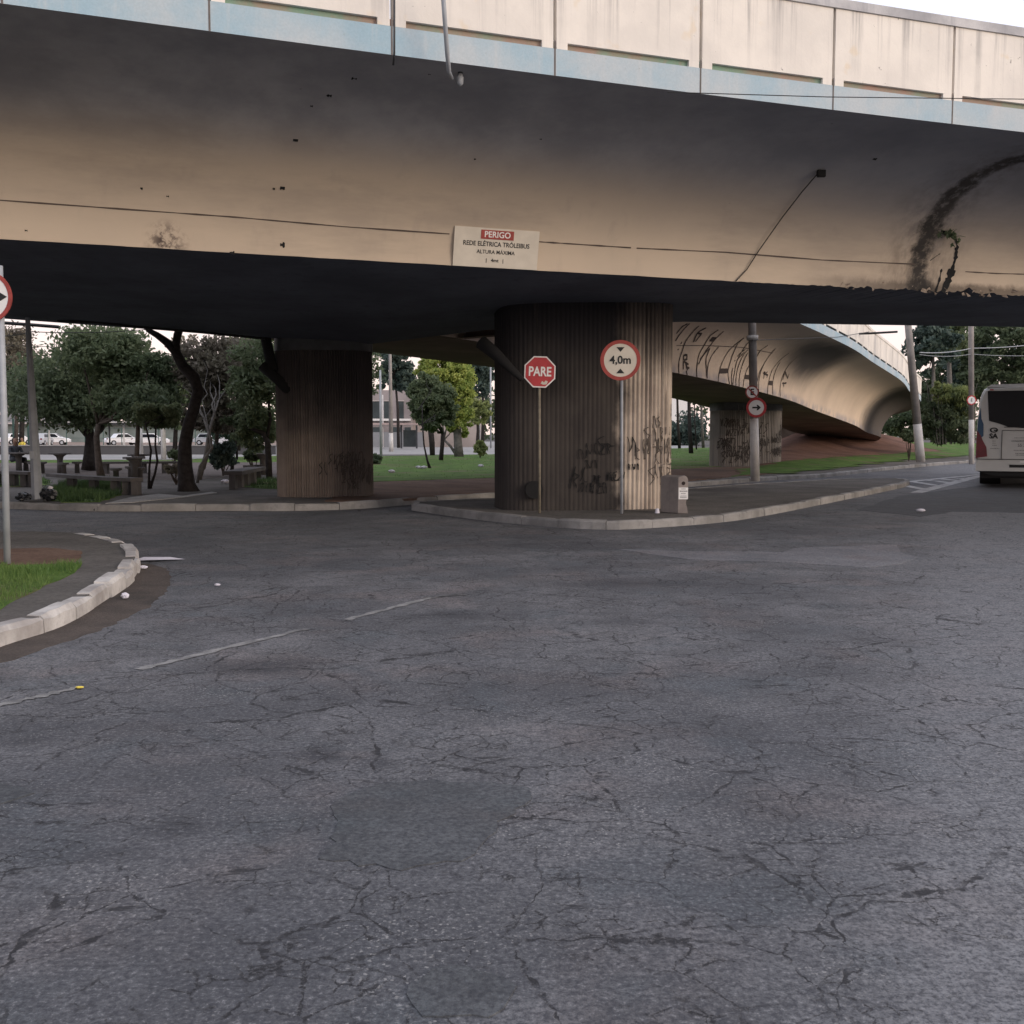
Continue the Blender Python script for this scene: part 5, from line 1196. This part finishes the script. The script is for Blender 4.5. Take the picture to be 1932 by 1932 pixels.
tree('picnic_tree', 'straight brown-trunked tree behind the mushroom tables',
     [(px3([(257, 900), (258, 860), (260, 820), (261, 790)], 34), rad([10, 9, 8, 7], 34))],
     [ell(270, 765, 50, 36, 34), ell(300, 720, 38, 45, 36)], M['leafdark'], M['bark'], 6000, .09, 110, .2, droop=.4)
tree('sapling', 'thin double-stemmed sapling in front of the mushroom tables',
     [(px3([(283, 922), (281, 905), (282, 880), (285, 850), (280, 825), (274, 800)], 27.7), rad([9, 5, 4, 4, 3.5, 3], 27.7)), (px3([(284, 918), (292, 895), (297, 870), (293, 840), (294, 806)], 27.7), rad([6, 4.5, 4.5, 3.5, 3], 27.7))],
     [ell(300, 780, 40, 24, 28), ell(275, 785, 30, 18, 28)], M['leafmid'], M['barkdark'], 5000, .08, 60)
tree('sapling', 'thin crooked sapling beside the block bench',
     [(px3([(437, 891), (439, 877), (447, 865), (447, 845), (443, 815)], 38.5), rad([8, 6, 5, 4, 3], 38.5))], [ell(440, 808, 34, 16, 39)], M['leafdark'], M['barkdark'], 2600, .09, 40)
tree('picnic_tree', 'brown-leaved bushy tree with several pale stems right of the leaning tree',
     [(px3([(376, 905), (388, 860), (395, 815), (405, 780)], 33), rad([9, 8, 7, 5], 33)), (px3([(384, 885), (398, 830), (385, 790)], 33), rad([7, 6, 4], 33)), (px3([(408, 885), (408, 840), (412, 790)], 36), rad([9, 8, 6], 36)), (px3([(372, 915), (377, 880), (400, 845), (392, 800)], 31), rad([6, 5, 5, 3], 31))],
     [ell(410, 710, 48, 72, 36), ell(375, 690, 40, 50, 36), ell(450, 690, 42, 52, 38), ell(400, 790, 55, 30, 36)], M['leafbrown'], M['barkgrey'], 17000, .085, 260, .19)
tree('picnic_tree', 'loose pale green tree with a leaning limb against the brown pillar',
     [(px3([(508, 903), (507, 870), (505, 835), (498, 818), (482, 812), (468, 805), (455, 780)], 34), rad([12, 12, 11, 10, 8, 6, 5], 34)), (px3([(503, 832), (510, 790), (505, 740)], 34), rad([7, 6, 4], 34))],
     [ell(480, 720, 42, 85, 34), ell(500, 700, 40, 70, 36), ell(480, 810, 48, 40, 35), ell(455, 790, 28, 45, 35)], M['leafmid'], M['barkdark'], 9500, .085, 170, .17)
def bush(label, cx, cy, rx, ry, Y, leaf, n, size=.09, name='shrub', clumps=35):
    t = thing(name, label, 'shrub', (AY(cx, cy, Y)[0], Y, .14)); e_ = ell(cx, cy, rx, ry, Y)
    V, Fq, cen = leaves([e_], n, size, clumps, .22); npmesh('foliage', V - np.array(t.location), Fq, leaf, t)
    mb = MB()
    for c_ in cen[:8]: limb(mb, (0, 0, 0), Vector(c_) - Vector(t.location), .025, .008, .1, 3, 5)
    mb.build('stem', M['bark'], t); return t
bush('blue-green shrub right of the leaning tree', 420, 858, 24, 22, 36, M['leafblue'], 3000)
bush('low grey weeds at the foot of the leaning tree', 332, 886, 20, 7, 30, M['leafbrown'], 900, .06)
bush('dark shrub left of the shaded table by the pillar', 478, 858, 14, 10, 38, M['leafdark'], 1200)
bush('dark shrub right of the leaning trunk near the plaza', 330, 857, 12, 8, 42, M['leafdark'], 900)
bush('spiky weed at the left edge of the lawn', 708, 868, 10, 10, 50, M['leafdark'], 500, .1)
bush('small brownish bush beside the big pillar on the lawn', 906, 846, 12, 13, 62, M['leafolive'], 1500, .1)
def bgtree(label, cx, cy, rx, ry, Y, leaf, n=4000, size=.2, base=None, tw=6, bark='barkdark', clumps=70, name='background_tree', extra=(), spread=.15, droop=0):
    bx = cx if base is None else base[0]; by = 850 if base is None else base[1]
    return tree(name, label, [(px3([(bx, by), ((bx + cx) / 2 + 2, (by + cy) / 2), (cx, cy + ry * .3)], Y), rad([tw * 1.3, tw, tw * .6], Y))], [ell(cx, cy, rx, ry, Y)] + [ell(*e_) for e_ in extra], M[leaf], M[bark], n, size, clumps, spread, droop=droop, nl=10, group=None)
bgtree('bare twiggy tree top against the sky at far left', 30, 650, 34, 46, 70, 'leafbrown', 2600, .11, None, 6, 'bark', 90, spread=.2)
bgtree('dark tree mass at far left above the warehouse', 40, 720, 62, 46, 75, 'leafdark', 9000, .2, None, 8, clumps=110)
bgtree('dark tree behind the picnic trees near the sky gap', 330, 740, 60, 70, 60, 'leafmid', 4200, .15, None, 7, clumps=90)
bgtree('tall brownish tree behind the leaning tree', 345, 690, 42, 60, 80, 'leafbrown', 2600, .15, None, 6)
bgtree('tall pale green tree behind the loose tree by the pillar', 490, 680, 70, 60, 75, 'leafmid', 4200, .15, None, 7)
bgtree('dark hedge-like tree low behind the block bench', 450, 800, 60, 30, 60, 'leafblue', 4500, .16)
# middle gap
bgtree('thin twisted tree at the left edge of the middle gap', 702, 700, 16, 48, 70, 'leafdark', 900, .11, (694, 830), 2.5, clumps=40, spread=.25)
bgtree('dark spreading pine in the middle gap', 745, 700, 32, 26, 95, 'leafblue', 6500, .2, (752, 845), 5, clumps=70, extra=((725, 725, 18, 18, 95), (765, 720, 22, 24, 95), (745, 668, 35, 12, 95)))
bgtree('dark tree beside the big pillar in the middle gap', 910, 712, 28, 36, 95, 'leafblue', 5200, .2)
bgtree('low olive tree right of the yellow-green tree', 900, 775, 26, 24, 85, 'leafolive', 2600, .16)
tree('clipped_tree', 'bright yellow-green rounded tree on the lawn', [(px3([(866, 862), (864, 835), (862, 805), (860, 760)], 66), rad([19, 16, 15, 10], 66)), (px3([(860, 857), (850, 842), (838, 830)], 66), rad([6, 5, 4], 66))],
     [ell(842, 715, 48, 52, 66), ell(858, 752, 38, 60, 66), ell(818, 700, 32, 34, 66), ell(866, 792, 24, 34, 66)], M['leafyellow'], M['barkgrey'], 40000, .10, 360, .11, shell=.6)
tree('clipped_tree', 'dark green three-trunked tree in front of the yellow-green one', [(px3([(811, 884), (806, 868), (800, 840), (797, 800)], 44), rad([6, 4, 3, 3], 44)), (px3([(832, 868), (834, 845), (836, 815)], 56), rad([9, 8, 8], 56)), (px3([(816, 859), (815, 835), (812, 805)], 60), rad([10, 11, 11], 60))],
     [ell(810, 755, 37, 50, 52), ell(832, 765, 32, 42, 52), ell(794, 745, 22, 42, 52), ell(815, 792, 38, 22, 52)], M['leafmid'], M['barkdark'], 26000, .09, 230, .13)
# between big pillar and ramp pillar
for i, (bx, by, Y, tw, lb) in enumerate(((1304, 856, 77, 9, 'slender dark trunk nearest the big pillar beyond the lawn'), (1282, 846, 95, 6, 'trunk half hidden at the right edge of the big pillar'), (1327, 845, 95, 6, 'pale trunk just left of the short grey pillar'), (1314, 848, 90, 3, 'thin bent stem between the lawn trunks'))):
    tree('lawn_tree', lb, [(px3([(bx, by), (bx - 3, by - 50), (bx - 5, by - 130)], Y), rad([tw, tw * .8, tw * .6], Y))], [ell(bx - 4, 722, 40, 30, Y)], M['leafdark'], M['barkdark' if i != 2 else 'barkgrey'], 2200, .2, 40)
bush('blue-green hedge far behind the lawn right of the big pillar', 1300, 815, 46, 30, 130, M['leafblue'], 5000, .25, 'hedge')
wb = thing('glass_building', 'bright white building glimpsed right of the big pillar', 'building', (24, 170, 0)); MB().box((0, 4, 4), (9, 8, 7)).build('wall', M['white'], wb)
MB().box((1, -.06, 4.5), (1.5, .1, 3)).build('window', M['winglass'], wb); MB().box((-2, -.06, 3), (1.2, .1, 1.5)).build('window', M['winglass'], wb)
# right background
bgtree('tall dark tree beside the top of the leaning pole', 1760, 650, 46, 45, 100, 'leafblue', 7000, .24, None, 8, 'barkgrey', extra=((1740, 680, 26, 30, 100),))
bgtree('tall palm-like tree with a shaggy pale trunk', 1790, 640, 40, 36, 105, 'leafmid', 5500, .22, (1790, 840), 10, 'barkgrey', droop=1)
bgtree('dense dark tree above the bus roof', 1890, 660, 70, 62, 110, 'leafdark', 12000, .26, None, 9, 'barkgrey', 120, extra=((1860, 720, 60, 40, 110), (1930, 700, 50, 60, 110)))
bgtree('dark tree behind the upright pole', 1835, 690, 44, 66, 115, 'leafblue', 8000, .24, None, 7, 'barkgrey', 100)
bgtree('pale-trunked tree between the leaning and upright poles', 1770, 745, 46, 55, 118, 'leafdark', 8000, .25, None, 5, 'barkgrey', 90)
bgtree('dark tree mass at the right edge behind the bus', 2000, 680, 70, 90, 120, 'leafblue', 9000, .28, None, 9, 'barkgrey', 100)
bgtree('dark tree at the far end of the ramp', 1700, 790, 60, 40, 125, 'leafdark', 5000, .25)
# bamboo clump
bt = thing('bamboo_clump', 'tall yellow-topped bamboo clump beyond the leaning pole', 'bamboo', AY(1790, 838, 64)); o_ = np.array(bt.location)
V, Fq, cen = leaves([ell(1795, 775, 34, 50, 64), ell(1768, 795, 26, 44, 64), ell(1805, 815, 26, 24, 64)], 15000, .15, 150, .14, .25, .5, .9); npmesh('foliage', V - o_, Fq, M['leafdark'], bt)
V, Fq, cen2 = leaves([ell(1800, 748, 32, 20, 63.6), ell(1778, 735, 20, 14, 63.6), ell(1815, 775, 16, 26, 63.6)], 8500, .16, 90, .14, .22, .5, .9); npmesh('foliage', V - o_, Fq, M['leafolive'], bt)
mb = MB()
for _ in range(26):
    a = random.uniform(-1.1, 1.1); limb(mb, (a * .8, random.uniform(-.5, .5), 0), (a * 1.3, random.uniform(-.7, .7), random.uniform(2.2, 3.8)), .03, .012, .04, 4, 5)
mb.build('canes', M['barkgrey'], bt)
bush('small bush on the red mound beside the leaning pole', 1716, 822, 16, 10, 56, M['leafdark'], 900, .09)
# far backdrop of trees as one mass
V, Fq, _ = leaves([((x, 230 + 10 * math.sin(x), 5.5), (16, 8, 6.5 + 1.5 * math.sin(x * .7))) for x in range(-150, 190, 18)], 26000, .6, 420, .22)
tag(npmesh('far_woods', V, Fq, M['leafdark']), 'far line of dark trees closing the view', 'trees', None, 'stuff')

# ================================================================== WIRES
def wire(label, pts, r, sag=0, group=None, m=None):
    P = [Vector(p) for p in pts]; t = []
    for a, b in zip(P, P[1:]):
        for i in range(8): f = i / 8; q = a.lerp(b, f); q.z -= sag * 4 * f * (1 - f); t.append(q)
    t.append(P[-1]); o_ = t[0]; mb = MB().tube([p - o_ for p in t], r, 5); o = mb.build('overhead_wire', m or M['black']); o.location = o_; return tag(o, label, 'wire', group)
wire('thin wire crossing in front of the parapet at upper right', [AY(1260, 174, 12.0), AY(1560, 183, 12.8), AY(2100, 189, 14)], .006)
wire('long thin wire sagging from the leaning pole to the right edge', [AY(1735, 665, 49.5), AY(1833, 657, 55), AY(1990, 644, 62)], .022, .1, None, M['steel'])
wire('fainter wire below the long one at right', [AY(1735, 669, 49.5), AY(1833, 668, 55), AY(1990, 668, 62)], .012, .1, None, M['steel'])
wire('stay wire from the concrete sign pole towards the ramp', [AY(1420, 642, 32.6), AY(1580, 636, 40), AY(1640, 626, 45)], .012)
t = thing('trolley_arm', 'dark horizontal bracket arm in front of the ramp parapet', 'bracket', AY(1560, 632, 45)); o_ = Vector(t.location)
MB().tube([(0, 0, 0), tuple(Vector(AY(1640, 629, 45)) - o_), tuple(Vector(AY(1693, 626, 45)) - o_)], [.03, .05, .05], 6).build('arm', M['black'], t)
wire('dark trolley wire above the far left trees', [AY(-40, 606, 30), AY(60, 613, 30), AY(111, 617, 30)], .05)
wire('thin wire behind the left sign post', [AY(-40, 630, 34), AY(60, 626, 34), AY(330, 616, 36)], .014, .1)
wire('lower thin wire behind the lamp post', [AY(-40, 652, 50), AY(60, 653, 50), AY(110, 655, 50)], .014)

# ================================================================== BUS
LX, LY = AY(1841, 880, 31)[0], 31.0; HB = R(-25)
bs = thing('bus', 'white city bus seen from behind at the right edge', 'bus', (LX, LY, 0), HB)       # origin: rear left corner
W, L, sc = 2.55, 12.0, 31 / FPX
def U_(x): return (x - 1841) * sc
def Z_(y): return AY(1841, y, 31)[2]
zt, zb = Z_(728), Z_(889)
# body: rounded section extruded along the length
sec = [(0.0, zb), (-.02, 1.0), (0.0, 1.9), (.05, zt - .42), (.10, zt - .22), (.16, zt - .10), (.30, zt - .04), (W / 2, zt + .01)]
sec = sec + [(W - x, z) for x, z in sec[::-1][1:]]
mb = MB(); n = len(sec)
for y_, k_ in ((0.10, .975), (0.02, .992), (.0, 1)): pass
for y_, ins in ((0, .045), (.05, .012), (.15, 0), (L - .2, 0), (L, .06)):
    for x, z in sec: cx_b, cz_b = W / 2, 1.6; mb.v.append((cx_b + (x - cx_b) * (1 - ins), y_, cz_b + (z - cz_b) * (1 - ins)))
for i in range(4):
    for j in range(n): mb.f.append((i * n + j, i * n + (j + 1) % n, (i + 1) * n + (j + 1) % n, (i + 1) * n + j)); mb.mi.append(0)
mb.f.append(tuple(range(n))); mb.f.append(tuple(range(5 * n - 1, 4 * n - 1, -1))); mb.mi += [0, 0]
mb.build('body', M['busbody'], bs, False)
MB().prism([(.22, zt - .045), (W - .22, zt - .045), (W - .35, zt + .03), (W / 2, zt + .045), (.35, zt + .03)], .02, L - .3).build('roof', M['busroof'], bs)
wl = [(U_(1857), Z_(738)), (U_(1861), Z_(794)), (U_(1879), Z_(799.5)), (U_(1895), Z_(806)), (W / 2, Z_(808))]; wl = wl + [(W - x, z) for x, z in wl[::-1][1:]]
MB().prism(wl, -.012, .02).build('rear_window', M['glass'], bs)
for mir in (0, 1):
    fx = (lambda x: W - x) if mir else (lambda x: x)
    pl_ = [(U_(1846), Z_(768)), (U_(1848), Z_(790)), (U_(1852), Z_(800)), (U_(1852.5), Z_(822)), (U_(1849), Z_(826)), (U_(1841.5), Z_(815)), (U_(1842.5), Z_(790))]
    tl_ = [(U_(1841.5), Z_(812)), (U_(1848), Z_(822)), (U_(1852), Z_(832)), (U_(1858), Z_(843)), (U_(1860), Z_(861)), (U_(1840.5), Z_(864)), (U_(1840.5), Z_(830))]
    a_ = MB().prism([(fx(x), z) for x, z in pl_], -.014, .05); a_.build('blue_stripe', M['blue'], bs)
    a_ = MB().prism([(fx(x), z) for x, z in tl_], -.024, .05); a_.build('tail_light', M['tail'], bs)
    MB().box((fx(U_(1867)), -.012, Z_(877)), (.16, .02, .05)).build('reflector', M['red'], bs)
MB().box((W / 2, -.004, Z_(880)), (W + .01, .04, .26)).build('bumper', M['busbody'], bs)
MB().box((W / 2, -.008, Z_(866)), (W - .02, .03, .018)).build('bumper_seam', M['soil'], bs)
MB().box((W / 2, -.028, Z_(878.5)), (W - 2 * U_(1898), .02, .085)).build('grille', M['black'], bs)
MB().prism([(.04, zb), (W - .04, zb), (W - .5, zb - .14), (.5, zb - .14)][::-1], .15, 2.4).build('undertray', M['black'], bs)
MB().box((W / 2, 4, .42), (W - .3, 7, .3)).build('chassis', M['black'], bs)
for yy in (2.9, 9.3):
    for xx in ((.08, .68), (W - .68, W - .08)):
        wv = MB(); vs = []; 
        for i in range(24): a = 2 * math.pi * i / 24; vs.append((xx[0], yy + .5 * math.cos(a), .5 + .5 * math.sin(a)))
        for i in range(24): a = 2 * math.pi * i / 24; vs.append((xx[1], yy + .5 * math.cos(a), .5 + .5 * math.sin(a)))
        wv.add(vs, [tuple(range(24))[::-1], tuple(range(24, 48))] + [(i, (i + 1) % 24, 24 + (i + 1) % 24, 24 + i) for i in range(24)]); wv.build('wheel', M['rubber'], bs)
# side windows
for s_ in (0, 1):
    for i in range(6):
        x = -.012 if s_ == 0 else W + .012; y0 = 1.0 + i * 1.75
        MB().box((x + (.04 if s_ == 0 else -.04), y0 + .8, 2.1), (.03, 1.5, .85)).build('side_window', M['glass'], bs)
# badge and lettering
bd = MB(); bd.disc((U_(1870), Z_(811.5)), .075, -.050, -.046, 20, 0, 1.5, rin=.045); bd.box((U_(1870) + .05, -.048, Z_(811.5) - .01), (.10, .004, .03)); o = bd.build('badge', M['black'], bs); o.location.y = .03
textmesh('logo_letters', 'SA', .20, M['black'], bs, (U_(1869.5), -.018, Z_(823)), .007, .001, 1.0)
textmesh('lettering', '55 304', .13, plain('lettergrey', (.2, .2, .2), .6), bs, (U_(1921), -.018, Z_(840)), .001, .001, .9)
textmesh('lettering', 'CONSÓRCIO URBANO', .07, bpy.data.materials['lettergrey'], bs, (U_(1921), -.018, Z_(832)), .001, .001, .9)
mb = MB()
for x_, y_, w_ in ((1921, 826, .5), (1919, 849, .45), (1921, 855, .42), (1921, 858, .4), (1871, 832, .09), (1871, 836, .08), (1871, 840, .09), (1872, 846, .22)):
    a_ = -w_ / 2
    while a_ < w_ / 2: l_ = random.uniform(.015, .04); mb.box((U_(x_) + a_ + l_ / 2, -.018, Z_(y_)), (l_, .003, .018)); a_ += l_ + .012
mb.build('small_print', bpy.data.materials['lettergrey'], bs)
for a_, b_, c_, d_ in ((U_(1884), Z_(812), .012, .0), ):
    MB().box((a_, -.006, (Z_(812) + Z_(866)) / 2), (.014, .02, Z_(812) - Z_(866))).build('hatch_seam', M['soil'], bs); MB().box((W - a_, -.006, (Z_(812) + Z_(866)) / 2), (.014, .02, Z_(812) - Z_(866))).build('hatch_seam', M['soil'], bs)
MB().box((W / 2, -.006, Z_(812)), (W - 2 * a_, .02, .014)).build('hatch_seam', M['soil'], bs)
for x_ in (.36, W - .36): MB().box((x_, -.002, zt - .12), (.10, .05, .035)).build('marker_lamp', M['red'], bs)
MB().box((W / 2 + .1, -.016, Z_(872.5)), (.40, .012, .12)).build('number_plate', M['signwhite'], bs)
MB().box((W / 2 - .1, -.022, Z_(806)), (.9, .012, .02)).build('wiper', M['black'], bs)
MB().tube([(1.75, .3, .42), (1.75, .3, .2), (1.75, .15, .14)], .03, 8).build('exhaust', M['steeldark'], bs)
